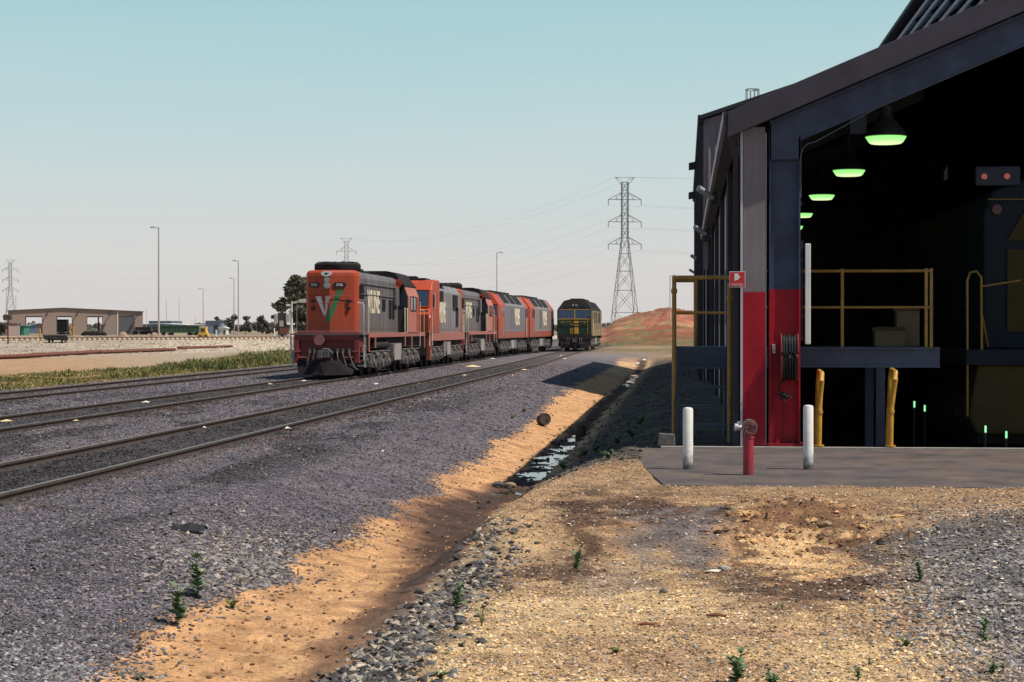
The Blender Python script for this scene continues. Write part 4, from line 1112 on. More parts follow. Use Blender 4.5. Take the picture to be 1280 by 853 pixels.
    if not green:
        for s in (-1, 1):
            sh = MB(); ya, yb = 3.2, L_ - 3.2
            sh.add([(s * 1.455, ya, 3.31), (s * 1.455, yb, 3.31), (s * 1.372, yb, 3.487), (s * 1.372, ya, 3.487), (s * .93, yb, 4.083), (s * .93, ya, 4.083)], [(0, 1, 2, 3), (3, 2, 4, 5)])
            sh.build('roof_shoulder', M['gshoulder'], t)
    b = MB(); b.box(-1.1, 1.1, .7, L_ - .7, .95, 1.2); b.build('underframe', M['under'], t)
    tk = MB(); tk.box(-1.35, 1.35, 7.4, 11.6, .4, 1.05); tko = tk.build('fuel_tank', M['bogie'], t, bevel=.04)
    p = MB(); p.box(1.345, 1.37, 8.0, 9.6, .48, 1.0); p.build('tank_panel', M['palebox'], tko)
    bogie(t, 4.2, M['bogie']); bogie(t, L_ - 4.2, M['bogie'])
    return t

M['pinkred_cab'] = paint('cab_side_faded', (.50, .17, .12), .55, .2, 3, (.32,.10,.07), .5, streak=True)
paint_pinkwhite = paint('emblem_pink_white', (.72, .52, .48), .5, .12, 4)
M['red_dull2'] = paint('headstock_red', (.23, .028, .026), .55, .3, 5, (.10,.03,.03), .5)
M['pinkdull'] = paint('disc_pink', (.30, .12, .12), .6, .2, 5)
M['coupler'] = paint('coupler_steel', (.10,.09,.095), .6, .3, 8)
M['hose'] = paint('hose_grey', (.13,.125,.13), .6, .3, 8)
M['plough'] = paint('plough_dark', (.014,.012,.015), .75, .3, 5, (.045,.02,.02), .4, spec=.2)
M['cream_rail'] = paint('cream_rail', (.68,.60,.46), .5, .15, 5)
M['yel_shade'] = paint('panel_yellow_shaded', (.26,.17,.03), .6, .2, 4)  # shaded copy of the nose yellow, shade put into the colour
M['yel_lit'] = paint('panel_yellow_lit', (.62,.36,.04), .6, .15, 4)  # lit copy of the same yellow, light put into the colour
M['lgrey_dark'] = paint('panel_grey_dark', (.12,.115,.14), .5, .2, 3)
M['lgrey_blue'] = paint('panel_grey_blue', (.17,.155,.175), .5, .2, 3, (.16,.14,.15), .5, streak=True)
M['lgrey_tan'] = paint('panel_grey_tan', (.27,.22,.21), .5, .2, 3, (.22,.18,.17), .5, streak=True)

def put(t, cf, y):
    x0, x1 = float(cf(np.array(y))), float(cf(np.array(y + 17.)))
    t.location = (x0, y, .1); t.rotation_euler = (0, 0, -math.atan2(x1 - x0, 17.))
    return t

first = hood_loco('nearest locomotive, blunt orange nose with white and green V emblem and grey hood')
put(first, mid_c, 70.0)
second = wide_nose_loco('second locomotive of the row, orange sloping cab with blue window behind the nearest one')
put(second, mid_c, 87.8)
third = copy_tree(first)
third['label'] = 'third locomotive of the row, grey hood showing only a thin orange nose edge'
put(third, mid_c, 103.6)
fourth = streamlined_loco('fourth locomotive of the row, red cab ends and bluish grey side panel with cream letters',
                          M['orange2'], M['lgrey_blue'], M['lroof'], M['under'], group='orange and grey locomotives coupled in a row')
put(fourth, mid_c, 121.8)
fifth = copy_tree(fourth)
fifth['label'] = 'last locomotive of the row, red ends and brownish grey panel, partly behind the green locomotive'
put(fifth, mid_c, 141.4)
for c in fifth.children:
    for g in c.children:
        if g.name.startswith('side_panel'):
            g.data = g.data.copy(); g.data.materials[0] = M['lgrey_tan']
greenl = streamlined_loco('dirty green and yellow locomotive with two blue windscreens standing alone on the nearest track',
                          M['lgreen'], M['tanside'], M['lroof'], M['under'], green=True)
put(greenl, near_c, 157.0)
# ------------------------------------------------------------------ maintenance shed
shed = thing('maintenance_shed', 'large open-fronted maintenance shed with plum grey fascia and red-painted column bases', 'shed', (SHED_X0, SHED_Y0, 0))
OX, OY = SHED_X0, SHED_Y0
def sb(): return MB()
def L(v): return v
class SMB(MB):
    """world coordinates in, shed-local coordinates out"""
    def build(self, name, mat, parent=None, **k):
        self.v = [(x - OX, y - OY, z) for x, y, z in self.v]
        return MB.build(self, name, mat, parent, **k)
SL = .42
EAVE = 5.18
def roofz(x):                       # top of the near roof
    xr = x if x <= 7 else 14 - x
    return EAVE + SL * (xr - .70)
# roof sheets (lower slopes up to the ventilator) and soffit
VX0, VX1 = 4.75, 9.25; VT = 8.55
b = SMB()
for (a, c) in ((.62, VX0 + .3), (14 - .62, VX1 - .3)):
    za, zc = roofz(a), roofz(c)
    b.prism([(a, za), (c, zc), (c, zc - .09), (a, za - .09)], 29.46, SHED_Y1 - .05, 'y')
b.build('roof', M['darksteel'], shed)
# fascia board and rafter under it, both slopes
b = SMB()
for sgn in (0, 1):
    X = (lambda x: x) if sgn == 0 else (lambda x: 14 - x)
    pts = [(X(.66), roofz(.66) + .03), (X(6.999), roofz(6.999) + .03), (X(6.999), roofz(6.999) - .36), (X(.66), roofz(.66) - .36)]
    b.prism(pts, 29.34, 29.44, 'y')
b.build('fascia', M['barge'], shed, bevel=.008)
b = SMB()
for sgn in (0, 1):
    X = (lambda x: x) if sgn == 0 else (lambda x: 14 - x)
    pts = [(X(1.30), roofz(1.30) - .37), (X(6.999), roofz(6.999) - .37), (X(6.999), roofz(6.999) - .84), (X(1.78), roofz(1.78) - .86), (X(1.78), roofz(1.78) - 1.15), (X(1.30), roofz(1.30) - .95)]
    b.prism(pts, 29.62, 29.70, 'y')
    b.prism([(X(1.30), roofz(1.30) - .37), (X(6.999), roofz(6.999) - .37), (X(6.999), roofz(6.999) - .41), (X(1.30), roofz(1.30) - .41)], 29.50, 29.9, 'y')
b.build('rafter', M['blue'], shed, bevel=.006)
b = SMB()
pts = [(1.775, 3.9)] + [(1.775 + .0, 4.55)] + [(1.775 + .22 * (1 - math.cos(a)), 4.55 + .20 * math.sin(a)) for a in (R(30), R(60), R(90))] + [(2.9, roofz(2.9) - .86), (6.9, roofz(6.9) - .86)]
b.tube([(x, 29.60, z) for x, z in pts], .009, 6)
b.build('conduit', M['conduit'], shed)
# front columns: upper part and red lower part
b = SMB(); b.box(.90, 1.235, 29.60, 29.72, 2.46, roofz(.95) - .30); c1 = b.build('front_column', M['mauve'], shed, bevel=.006)
b = SMB(); b.box(.895, 1.24, 29.596, 29.724, .10, 2.46); b.build('red_base', M['red'], c1, bevel=.006)
b = SMB(); b.box(.862, .895, 29.58, 29.74, .10, 5.0); b.build('corner_flashing', M['sheet'], c1)
b = SMB(); b.box(1.243, 1.262, 29.7, 29.8, .1, 4.9); b.build('edge_strip', M['galv'], c1)
b = SMB()
b.box(1.30, 1.325, 29.62, 29.98, 2.50, roofz(1.4) - .38); b.box(1.325, 1.765, 29.72, 29.745, 2.50, roofz(1.5) - .40); b.box(1.745, 1.772, 29.62, 29.98, 2.50, roofz(1.77) - .80)
b.box(1.30, 1.77, 29.655, 29.69, 4.62, 4.64)
c2 = b.build('front_column', M['blue'], shed)
b = SMB(); b.box(1.30, 1.325, 29.615, 29.985, .12, 2.50); b.box(1.325, 1.765, 29.715, 29.75, .12, 2.50); b.box(1.745, 1.772, 29.615, 29.985, .12, 2.50)
b.box(1.27, 1.81, 29.585, 30.0, .10, .145)
for x in (1.42, 1.66): b.cyl((x, 29.66, .14), (x, 29.66, .21), .018, n=8); b.cyl((x, 29.66, .145), (x, 29.66, .175), .034, n=6)
b.build('red_base', M['red'], c2)
b = SMB(); b.tube([(1.53, 29.69, .12), (1.53, 29.69, .84), (1.50, 29.68, .88), (1.44, 29.68, .89)], .012, 6); b.cyl((1.45, 29.68, .86), (1.45, 29.68, .93), .03, n=8); b.build('water_pipe', M['red_dull2'], c2)
b = SMB(); b.box(1.345, 1.40, 29.66, 29.715, 1.52, 1.66); b.box(1.36, 1.385, 29.645, 29.66, 1.56, 1.60); b.build('switch_box', M['galv'], c2, bevel=.004)
b = SMB(); b.box(1.845, 1.93, 29.66, 29.74, 1.66, 3.20)
wg = b.build('door_guard', M['white'], shed, bevel=.01)
b = SMB()
for z in (1.75, 2.1, 2.55, 2.95): b.box(1.772, 1.845, 29.68, 29.72, z - .02, z + .02)
b.box(1.785, 1.815, 29.69, 29.72, 1.7, 3.25); b.build('guard_bracket', M['darksteel'], wg)
# far right column
b = SMB(); b.box(12.3, 12.75, 29.7, 30.0, .1, roofz(12.3) - .4); b.box(12.8, 13.1, 29.6, 29.72, .1, roofz(13.0) - .3); b.build('front_column', M['mauve'], shed)

# side wall toward the tracks: sheeting with real ribs, dark posts, flashing
def ribbed(b, x, y0, y1, z0, z1, pitch=.2, depth=.03, axis='y'):
    """trapezoidal sheet standing in a plane; axis y: runs along y at x; axis x: runs along x at y"""
    pts = []; t = y0
    while t < y1:
        for dt, dd in ((0, 0), (.55, 0), (.65, -depth), (.9, -depth)):
            pts.append((min(t + dt * pitch, y1), dd))
        t += pitch
    pts.append((y1, 0)); vs = []
    for (q, dd) in pts:
        for z in (z0, z1): vs.append((x + dd, q, z) if axis == 'y' else (q, x + dd, z))
    fs = [(2*i, 2*i+2, 2*i+3, 2*i+1) for i in range(len(pts) - 1)]
    return b.add(vs, fs)
b = SMB(); ribbed(b, .97, 29.75, SHED_Y1, -1.6, EAVE, .2, .025); b.box(1.0, 1.05, 29.75, SHED_Y1, -1.6, EAVE - .02)
b.build('side_wall', M['sheet'], shed)
BAYS = [29.95 + 7.6 * k for k in range(6)]
for k, yb in enumerate(BAYS):
    for off in ((.12,) if k == 0 else (0.0,)):
        b = SMB(); b.box(.84, .945, yb + off, yb + off + .3, -.05, EAVE - .05); b.build('wall_post', M['darksteel'], shed, bevel=.01)
    if k < 5:
        b = SMB(); b.box(.90, .95, yb + 3.7, yb + 3.9, -.1, EAVE - .3); b.build('wall_post', M['charcoal'], shed)
        b = SMB(); b.box(.925, .95, yb + 5.2, yb + 6.1, 2.0, 3.2); b.build('dark_panel', M['charcoal'], shed)
# gutter along the eave and downpipes
b = SMB(); b.prism([(.60, EAVE + .02), (.60, EAVE - .17), (.64, EAVE - .22), (.86, EAVE - .22), (.86, EAVE + .02)], 29.36, SHED_Y1 - .2, 'y')
gt_ = b.build('gutter', M['darksteel'], shed)
b = SMB(); b.box(.585, .60, 29.40, SHED_Y1 - .2, EAVE - .15, EAVE + .015); b.build('gutter_face', M['sheet'], gt_)
b = SMB(); b.tube([(.72, 29.52, EAVE - .2), (.74, 29.55, EAVE - .45), (.80, 29.66, EAVE - .7), (.80, 29.66, .05)], .055, 8); b.build('downpipe', M['darksteel'], shed, smooth=True)
# right and back walls, floor of the pit
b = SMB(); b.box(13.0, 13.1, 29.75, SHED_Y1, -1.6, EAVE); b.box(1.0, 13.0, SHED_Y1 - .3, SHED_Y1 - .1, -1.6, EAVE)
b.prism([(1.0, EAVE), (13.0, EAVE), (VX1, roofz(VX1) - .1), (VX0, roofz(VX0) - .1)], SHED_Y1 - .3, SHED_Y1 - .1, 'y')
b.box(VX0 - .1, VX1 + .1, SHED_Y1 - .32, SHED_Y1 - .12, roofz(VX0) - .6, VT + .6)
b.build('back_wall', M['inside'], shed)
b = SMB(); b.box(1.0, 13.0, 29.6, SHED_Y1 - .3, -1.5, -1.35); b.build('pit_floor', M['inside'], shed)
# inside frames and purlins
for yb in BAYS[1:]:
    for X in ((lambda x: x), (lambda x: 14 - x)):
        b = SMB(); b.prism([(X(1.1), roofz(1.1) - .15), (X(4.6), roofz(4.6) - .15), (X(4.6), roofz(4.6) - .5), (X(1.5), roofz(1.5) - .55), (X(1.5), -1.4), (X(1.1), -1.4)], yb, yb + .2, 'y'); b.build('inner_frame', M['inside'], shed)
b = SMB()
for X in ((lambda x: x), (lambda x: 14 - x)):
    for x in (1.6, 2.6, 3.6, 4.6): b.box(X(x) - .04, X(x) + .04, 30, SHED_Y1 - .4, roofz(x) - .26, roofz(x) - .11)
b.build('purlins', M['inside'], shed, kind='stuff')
b = SMB()
for (x, z, r) in ((1.75, 4.2, .06), (1.85, 3.9, .04), (1.7, 3.2, .05)):
    b.cyl((x, 31, z), (x, SHED_Y1 - .5, z), r, n=8)
b.build('service_pipes', M['bluegrey'], shed, kind='stuff')
# ridge ventilator with sloping louvres, open end towards us
VT = 8.55
b = SMB()
b.prism([(VX0 - .30, VT - .25), (7, VT + .65), (14 - VX0 + .30, VT - .25), (14 - VX0 + .30, VT - .17), (7, VT + .73), (VX0 - .30, VT - .17)], 29.3, SHED_Y1 - .2, 'y')
for x in (VX0, VX1): 
    for y in [29.52 + 2.53 * k for k in range(16)]: b.box(x - .06, x + .06, y, y + .12, roofz(VX0) - .1, VT)
b.box(VX0 + .1, VX0 + .16, 29.6, SHED_Y1 - .4, roofz(VX0) - .3, VT); b.box(VX1 - .16, VX1 - .1, 29.6, SHED_Y1 - .4, roofz(VX0) - .3, VT)
vent = b.build('roof_ventilator', M['darksteel'], shed)
for k in range(6):
    z = roofz(VX0) + .12 + k * .235
    for sgn in (1, -1):
        X = (lambda x: x) if sgn == 1 else (lambda x: 14 - x)
        b = SMB(); b.prism([(X(VX0 - .16), z), (X(VX0 - .13), z - .035), (X(VX0 + .06), z + .10), (X(VX0 + .04), z + .135)], 29.66, SHED_Y1 - .5, 'y'); b.build('louvre', M['louvre'] if 'louvre' in M else M['blue'], vent)
b = SMB(); b.box(VX0 - .07, VX0 + .09, 29.40, 29.52, roofz(VX0) - .02, VT + .1); b.box(VX1 - .09, VX1 + .07, 29.40, 29.52, roofz(VX0) - .02, VT + .1)
b.build('ventilator_post', M['barge'], vent, bevel=.006)
b = SMB(); b.prism([(VX0 + .1, roofz(VX0) - .05), (7, roofz(6.99) - .1), (VX1 - .1, roofz(VX0) - .05), (VX1 - .1, VT), (7, VT + .6), (VX0 + .1, VT)], 29.62, 29.66, 'y'); b.build('ventilator_end', M['inside'], vent)

# taller rear section
TX0, TE, TS = .70, 9.30, .33
def troof(x):
    xr = x if x <= 7 else 14 - x
    return TE + TS * (xr - TX0)
b = SMB()
ribbed(b, SHED_Y1, TX0, 7, 0, 1, .22, .035, 'x')
ys_v = b.v; nv = len(ys_v)
b.v = [(x, y, (EAVE - 1.2) if z == 0 else troof(x) - .05) for x, y, z in ys_v]
n0 = len(b.v); ribbed(b, SHED_Y1, 7, 14 - TX0, 0, 1, .22, .035, 'x')
b.v = b.v[:n0] + [(x, y, (EAVE - 1.2) if z == 0 else troof(x) - .05) for x, y, z in b.v[n0:]]
b.build('tall_front_wall', M['mauve'], shed)
b = SMB(); ribbed(b, TX0, SHED_Y1, SHED_Y2, -.6, TE, .25, .03); b.box(TX0 + .05, TX0 + .1, SHED_Y1 + .05, SHED_Y2, -.6, TE)
b.box(14 - TX0 - .1, 14 - TX0, SHED_Y1 + .05, SHED_Y2, -.6, TE); b.build('tall_side_wall', M['sheet'], shed)
b = SMB(); b.prism([(TX0, -.6), (14 - TX0, -.6), (14 - TX0, TE), (7, troof(7)), (TX0, TE)], SHED_Y2, SHED_Y2 + .1, 'y'); b.build('tall_end_wall', M['sheet'], shed)
b = SMB()
for X in ((lambda x: x), (lambda x: 14 - x)):
    b.prism([(X(TX0 - .15), troof(TX0 - .15)), (X(7), troof(7)), (X(7), troof(7) + .14), (X(TX0 - .15), troof(TX0 - .15) + .14)], SHED_Y1 - .25, SHED_Y2 + .2, 'y')
b.build('tall_roof', M['darksteel'], shed)
b = SMB(); b.box(TX0 - .22, TX0 - .02, SHED_Y1 - .1, SHED_Y2, TE - .16, TE + .12); b.build('gutter', M['darksteel'], shed)
b = SMB(); b.prism([(3.65, 10.2), (3.65, 10.72), (7, 11.6), (10.35, 10.72), (10.35, 10.2)], SHED_Y1 + 3, SHED_Y2 - 3, 'y'); b.build('roof_ventilator', M['darksteel'], shed)
for yb in np.arange(SHED_Y1 + .1, SHED_Y2, 7.0):
    b = SMB(); b.box(TX0 - .17, TX0 - .035, yb, yb + .3, -.4, TE - .1); b.build('wall_post', M['darksteel'], shed)
b = SMB()
cx_, cy_, cz_ = 2.48, 70.5, troof(2.48) + .12
for i in range(10):
    a = i * math.pi / 5; b.bar((cx_ + .24 * math.cos(a), cy_ + .24 * math.sin(a), cz_), (cx_ + .24 * math.cos(a), cy_ + .24 * math.sin(a), cz_ + .62), .022)
for z in (.03, .60): b.tube([(cx_ + .24 * math.cos(i * math.pi / 6), cy_ + .24 * math.sin(i * math.pi / 6), cz_ + z) for i in range(13)], .025, 5)
b.cyl((cx_, cy_, cz_ - .1), (cx_, cy_, cz_ + .06), .16, n=10)
b.build('vent_cage', M['galv'], shed)
b = SMB(); b.cyl((1.85, 70.5, troof(1.85)), (1.85, 70.5, troof(1.85) + .28), .12, n=10); b.build('vent_stub', M['darksteel'], shed)

# floodlights on the side wall
for i, (y, z, lab) in enumerate(((43.2, 4.93, 'nearest cylindrical floodlight under the shed eave'), (57.2, 4.8, 'second floodlight along the shed side wall'),
                                 (83.5, 4.95, 'third floodlight along the shed side wall, small'), (108.5, 5.1, 'farthest floodlight on the shed side wall'))):
    t = thing('floodlight', lab, 'floodlight', (.62, y, z), 0, 'floodlights along the shed side wall')
    b = MB(); b.cyl((-.30, -.17, .10), (.02, .05, -.10), .075, .065, n=14); h = b.build('housing', M['galv'], t, smooth=True)
    b = MB(); b.cyl((-.303, -.172, .101), (-.311, -.178, .105), .068, n=14); b.build('lens', M['lens'], h)
    b = MB(); b.box(-.02, .14, .0, .12, -.24, -.04); b.bar((0, .05, -.1), (.12, .06, .1), .05); b.build('bracket', M['darksteel'], t)
for y, z, lab in ((84, 9.0, 'upper small dark lamp box near the top of the tall shed wall'), (88, 8.0, 'lower small dark lamp box on the tall shed wall')):
    t = thing('wall_lamp', lab, 'lamp', (.52, y, z), 0, 'dark lamp boxes on the tall wall')
    b = MB(); b.prism([(-.32, -.2), (-.02, -.16), (-.02, .16), (-.32, .10)], -.2, .2, 'y'); b.build('housing', M['darksteel'], t, bevel=.02)
    b = MB(); b.bar((-.1, 0, .1), (.18, 0, .2), .05); b.build('bracket', M['darksteel'], t)

# high bay lamps inside
for i, (px, py, d, w) in enumerate(((1107, 171, 33.2, 53), (1061, 213, 41.0, 42), (1027, 244, 49.2, 33.5), (1003, 267, 58.0, 27), (993, 283, 66.0, 22))):
    p = at(px, py, d); r = w / 2 / F * d
    if i == 4: p.y = min(p.y, 66.5)
    lab = ['nearest and largest green-white high bay lamp hanging in the shed', 'second high bay lamp inside the shed', 'third high bay lamp inside the shed', 'fourth high bay lamp, cut by the blue column', 'farthest high bay lamp, mostly behind the blue column'][i]
    t = thing('high_bay_lamp', lab, 'lamp', p, 0, 'high bay lamps hanging in a row in the shed')
    b = MB(); b.lathe([(r, 0), (r * .99, .03), (r * .80, .13), (r * .42, .30), (r * .30, .36), (r * .30, .52), (.01, .53)], n=24)
    sh = b.build('lamp_shade', M['shade'] if 'shade' in M else M['charcoal'], t, smooth=True)
    b = MB(); b.lathe([(r * .96, -.01), (r * .80, -.10), (r * .70, -.125), (.01, -.13)], n=24); b.build('diffuser', M['lampglow'], t, smooth=True)
    b = MB(); b.cyl((0, 0, .5), (0, 0, max(.6, roofz(min(max(p.x, 1), 6.9)) - p.z - .1)), .02, n=6)
    b.build('hanger', M['bluegrey'], t)
    if i == 0: b = MB(); b.box(-.62, -.34, -.1, .1, .05, .38); b.bar((-.48, 0, .36), (-.48, 0, 1.0), .02); b.build('control_box', M['bluegrey'], t)

# ------------------------------------------------------------------ hose reel, sign
t = thing('hose_reel', 'black fire hose reel mounted on the red base of the blue column', 'hose reel', (1.60, 29.55, 1.46))
b = MB()
for k in range(5): 
    rr = .27 - .015 * (k % 2); x = -.085 + .042 * k
    b.tube([(x, rr * .62 * math.cos(a) * 1.0, rr * 1.25 * math.sin(a)) for a in [i * math.pi / 12 for i in range(25)]], .023, 6)
b.build('hose', M['black'], t, smooth=True)
b = MB()
for x in (-.125, .125):
    b.tube([(x, .20 * math.cos(a), .36 * math.sin(a)) for a in [i * math.pi / 12 for i in range(25)]], .012, 6)
    for i in range(6): b.bar((x, 0, 0), (x, .19 * math.cos(i * math.pi / 3), .34 * math.sin(i * math.pi / 3)), .012)
b.cyl((-.13, 0, 0), (.13, 0, 0), .05, n=12); b.build('drum', M['red_dull2'], t)
b = MB(); b.prism([(.15 * math.cos(a), .33 * math.sin(a)) for a in [i * math.pi / 12 for i in range(24)]], -.1, .1, 'x'); b.build('hose_core', M['black'], t)
b = MB(); b.box(-.03, .03, .0, .16, -.04, .04); b.box(-.16, -.13, .02, .16, -.03, .03); b.build('bracket', M['red'], t)
b = MB(); b.tube([(-.1, -.02, -.36), (-.16, -.05, -.42), (-.15, -.05, -.62), (-.06, -.06, -.66), (.0, -.06, -.56), (.03, -.06, -.62)], .018, 6); b.cyl((-.14, -.05, -.55), (-.02, -.05, -.6), .035, n=8); b.build('nozzle', M['black'], t)

sp = at(921.5, 349.5, 29.22)
t = thing('hose_reel_sign', 'red square hose reel sign with white pictogram on the shed corner', 'sign', sp, 0)
w = .122
b = MB(); b.box(-w, w, 0, .012, -w, w); b.build('sign_plate', M['white'], t)
b = MB(); b.box(-w + .008, w - .008, -.004, .0, -w + .008, w - .008); b.build('red_field', M['signred'], t)
b = MB(); b.box(-.042, .018, -.007, -.004, -.01, .088); b.prism([(.018, .06), (.055, .035), (.018, .015)], -.007, -.004, 'y'); b.prism([(-.042, -.01), (-.042, -.03), (-.02, -.01)], -.007, -.004, 'y'); b.build('pictogram', M['white'], t)
place_text('HOSE REEL', .052, M['white'], t, Matrix.Translation((0, -.009, -.085)) @ Matrix.Rotation(R(90), 4, 'X'), 'lettering', .72)

# ------------------------------------------------------------------ platform with handrails (inside), landing and stairs (outside)
PZ = 1.60
t = thing('inner_platform', 'blue steel platform with yellow handrail inside the shed mouth', 'platform', (1.9, 31.2, 0))
def wl(b, o): b.v = [(x - o[0], y - o[1], z - o[2]) for x, y, z in b.v]; return b
o3 = (1.9, 31.2, 0)
b = MB(); b.box(1.1, 4.05, 31.0, 31.08, PZ - .32, PZ); b.box(1.1, 4.05, 30.94, 31.14, PZ - .03, PZ + .0); b.box(1.1, 4.05, 30.94, 31.14, PZ - .32, PZ - .29); wl(b, o3).build('edge_beam', M['plat'] if 'plat' in M else M['blue'], t)
b = MB(); b.box(1.1, 4.05, 31.14, 33.0, PZ - .04, PZ + .006); wl(b, o3).build('deck', M['bluegrey'], t)
for x in (3.12,):
    for y in (31.05, 32.9):
        if x > 3.5 and y < 32: continue
        b = MB(); b.box(x - .07, x + .07, y - .07, y + .07, -1.35, PZ - .32); wl(b, o3).build('support_post', M['blue'], t)
for (z, r) in ((PZ + 1.22, .024), (PZ + .64, .02)):
    b = MB(); b.cyl((1.1, 31.04, z), (3.90, 31.04, z), r, n=8); wl(b, o3).build('handrail', M['yellow'], t)
for x in (2.52, 3.84, 3.92):
    b = MB(); b.box(x - .024, x + .024, 31.02, 31.07, PZ, PZ + 1.26); wl(b, o3).build('rail_post', M['yellow'], t)
for (x0, x1, y, h, lab) in ((3.08, 3.56, 31.5, .26, 'low cardboard box on the inner platform'), (3.47, 3.84, 31.9, .58, 'taller cardboard box on the inner platform behind the low one')):
    bt = thing('cardboard_box', lab, 'box', (x0, y, PZ + .008), 0)
    w = x1 - x0
    b = MB(); b.box(0, w, 0, .4, 0, h); b.build('carton', M['card'], bt, bevel=.008)
    b = MB(); b.add([(0, 0, h), (w, 0, h), (w, -.10, h + .06), (0, -.10, h + .06)], [(0, 1, 2, 3)]); b.add([(0, .4, h), (w, .4, h), (w, .5, h + .05), (0, .5, h + .05)], [(0, 1, 2, 3)]); b.build('flap', M['card'], bt)

o4 = (.35, 31.4, 0)
t = thing('outer_landing', 'grey steel landing with stairs and yellow handrails beside the shed wall', 'landing', o4)
b = MB(); b.box(-.10, .74, 31.6, 31.68, PZ - .34, PZ); b.box(-.10, .74, 31.68, 33.2, PZ - .05, PZ); b.box(-.10, -.04, 31.68, 33.2, PZ - .3, PZ - .05); wl(b, o4).build('deck', M['bluegrey'], t, bevel=.005)
for k, z in enumerate((1.28, .98, .68, .38)):
    b = MB(); b.box(-.08, .70, 31.5 - .22 * k - .24, 31.5 - .22 * k, z - .035, z); wl(b, o4).build('tread', M['bluegrey'], t)
for x in (-.11, .73):
    b = MB(); b.prism([(31.6, PZ - .05), (30.5, .1), (30.32, .1), (31.5, PZ - .05)], x - .012, x + .012, 'x'); wl(b, o4).build('stringer', M['bluegrey'], t)
for x, y, z0, z1 in ((-.158, 31.0, .1, 2.74), (.72, 30.6, .1, 2.62), (.20, 33.1, PZ, 2.74), (-.14, 33.1, -.1, PZ), (.7, 33.1, -.1, PZ)):
    b = MB(); b.cyl((x, y, z0), (x, y, z1), .036, n=10)
    if z0 > 0 and y < 33: b.lathe([(.036, 0), (.05, .02), (.05, .07), (.036, .09)], (x, y, z1 - .28), 10)
    wl(b, o4).build('rail_post', M['yellow'] if z1 > 2 else M['bluegrey'], t, smooth=True)
for z, r in ((2.72, .034), (2.16, .022)):
    b = MB(); b.tube([(-.158, 31.0, z), (.72, 30.6, z - .01)], r, 8); wl(b, o4).build('handrail', M['yellow'], t)
    b = MB(); b.tube([(-.158, 31.0, z), (-.12, 33.1, z)], r * .8, 8); b.tube([(-.12, 33.1, z), (.22, 33.1, z)], r * .8, 8); wl(b, o4).build('handrail', M['yellow'], t)

# yellow hoop rails at the pit edge
for px, top, lab in ((1022, 468, 'left bent yellow hoop rail at the pit edge'), (1109, 466, 'right bent yellow hoop rail at the pit edge beside the blue post')):
    p = at(px, 557, 29.8); h = (557 - top) / F * 29.8
    t = thing('hoop_rail', lab, 'rail', (p.x, 29.52, .11), 0, 'yellow hoop rails at the pit edge')
    lean = .05 if px > 1100 else .02
    b = MB(); b.tube([(-.02, 0, 0), (-.01 , 0, h * .5), (lean, 0, h * .9), (lean + .005, .06, h), (lean, .5, h + .02), (lean, .62, h - .1), (lean - .02, .66, h * .5), (-.02, .66, -.9)], .042, 10); b.build('hoop', M['hoop'], t, smooth=True)
    b = MB(); b.cyl((-.02, 0, .0), (-.02, 0, .02), .08, n=12); b.cyl((-.012, 0, .45 * h), (-.010, 0, .5 * h), .052, n=10); b.build('collar', M['hoop'], t)

# bollards and hydrant
for px, top, base, lab in ((860, 510, 588, 'white steel bollard standing on the apron before the landing stairs'), (1010.5, 507, 588, 'white steel bollard on the apron right of the red standpipe')):
    p = on(px, base - 1, .075); h = (base - top) / F * ((p.x * -ST) + p.y * CT)
    t = thing('bollard', lab, 'bollard', (p.x, p.y, .072), 0, 'white bollards on the apron')
    b = MB(); b.lathe([(.066, 0), (.066, h - .03), (.055, h - .008), (.01, h)], n=20); b.build('post', M['bollard'] if 'bollard' in M else M['whitepost'], t, smooth=True)
p = on(935.5, 594, .075)
t = thing('hydrant', 'short red standpipe with grey valve head between the white bollards', 'hydrant', (p.x, p.y, .072))
b = MB(); b.lathe([(.066, 0), (.066, .46), (.074, .46), (.074, .49), (.05, .49), (.05, .53)], n=20); b.build('standpipe', M['redpost'], t, smooth=True)
b = MB(); b.cyl((.02, -.05, .60), (.02, .05, .60), .098, n=20); b.cyl((.02, -.075, .60), (.02, -.05, .60), .05, n=12)
b.lathe([(.055, .52), (.06, .56), (.045, .66), (.02, .70)], n=14); b.build('valve_body', M['valve'] if 'valve' in M else M['steel'], t, smooth=True)
b = MB(); b.cyl((-.04, 0, .59), (-.15, -.03, .60), .034, n=10); b.cyl((-.13, -.03, .60), (-.17, -.035, .60), .05, n=10); b.box(-.14, -.10, -.05, .0, .62, .67); b.build('outlet', M['galv'], t, smooth=True)
b = MB(); b.tube([(.02 + .07 * math.cos(i * math.pi / 8), -.09, .60 + .07 * math.sin(i * math.pi / 8)) for i in range(17)], .010, 6)
for i in range(4): b.bar((.02, -.085, .60), (.02 + .07 * math.cos(i * math.pi / 2), -.09, .60 + .07 * math.sin(i * math.pi / 2)), .01)
b.build('valve_wheel', M['red_dull2'], t)
# small concrete block by the landing
p = gnd(833, 560)
t = thing('concrete_block', 'small grey concrete block at the apron corner left of the white bollard', 'block', (p.x, p.y, p.z + .02))
b = MB(); b.prism([(-.14, 0), (.14, 0), (.13, .19), (-.12, .20)], -.1, .12, 'y'); b.build('block', M['dirt_rock'], t, bevel=.015)

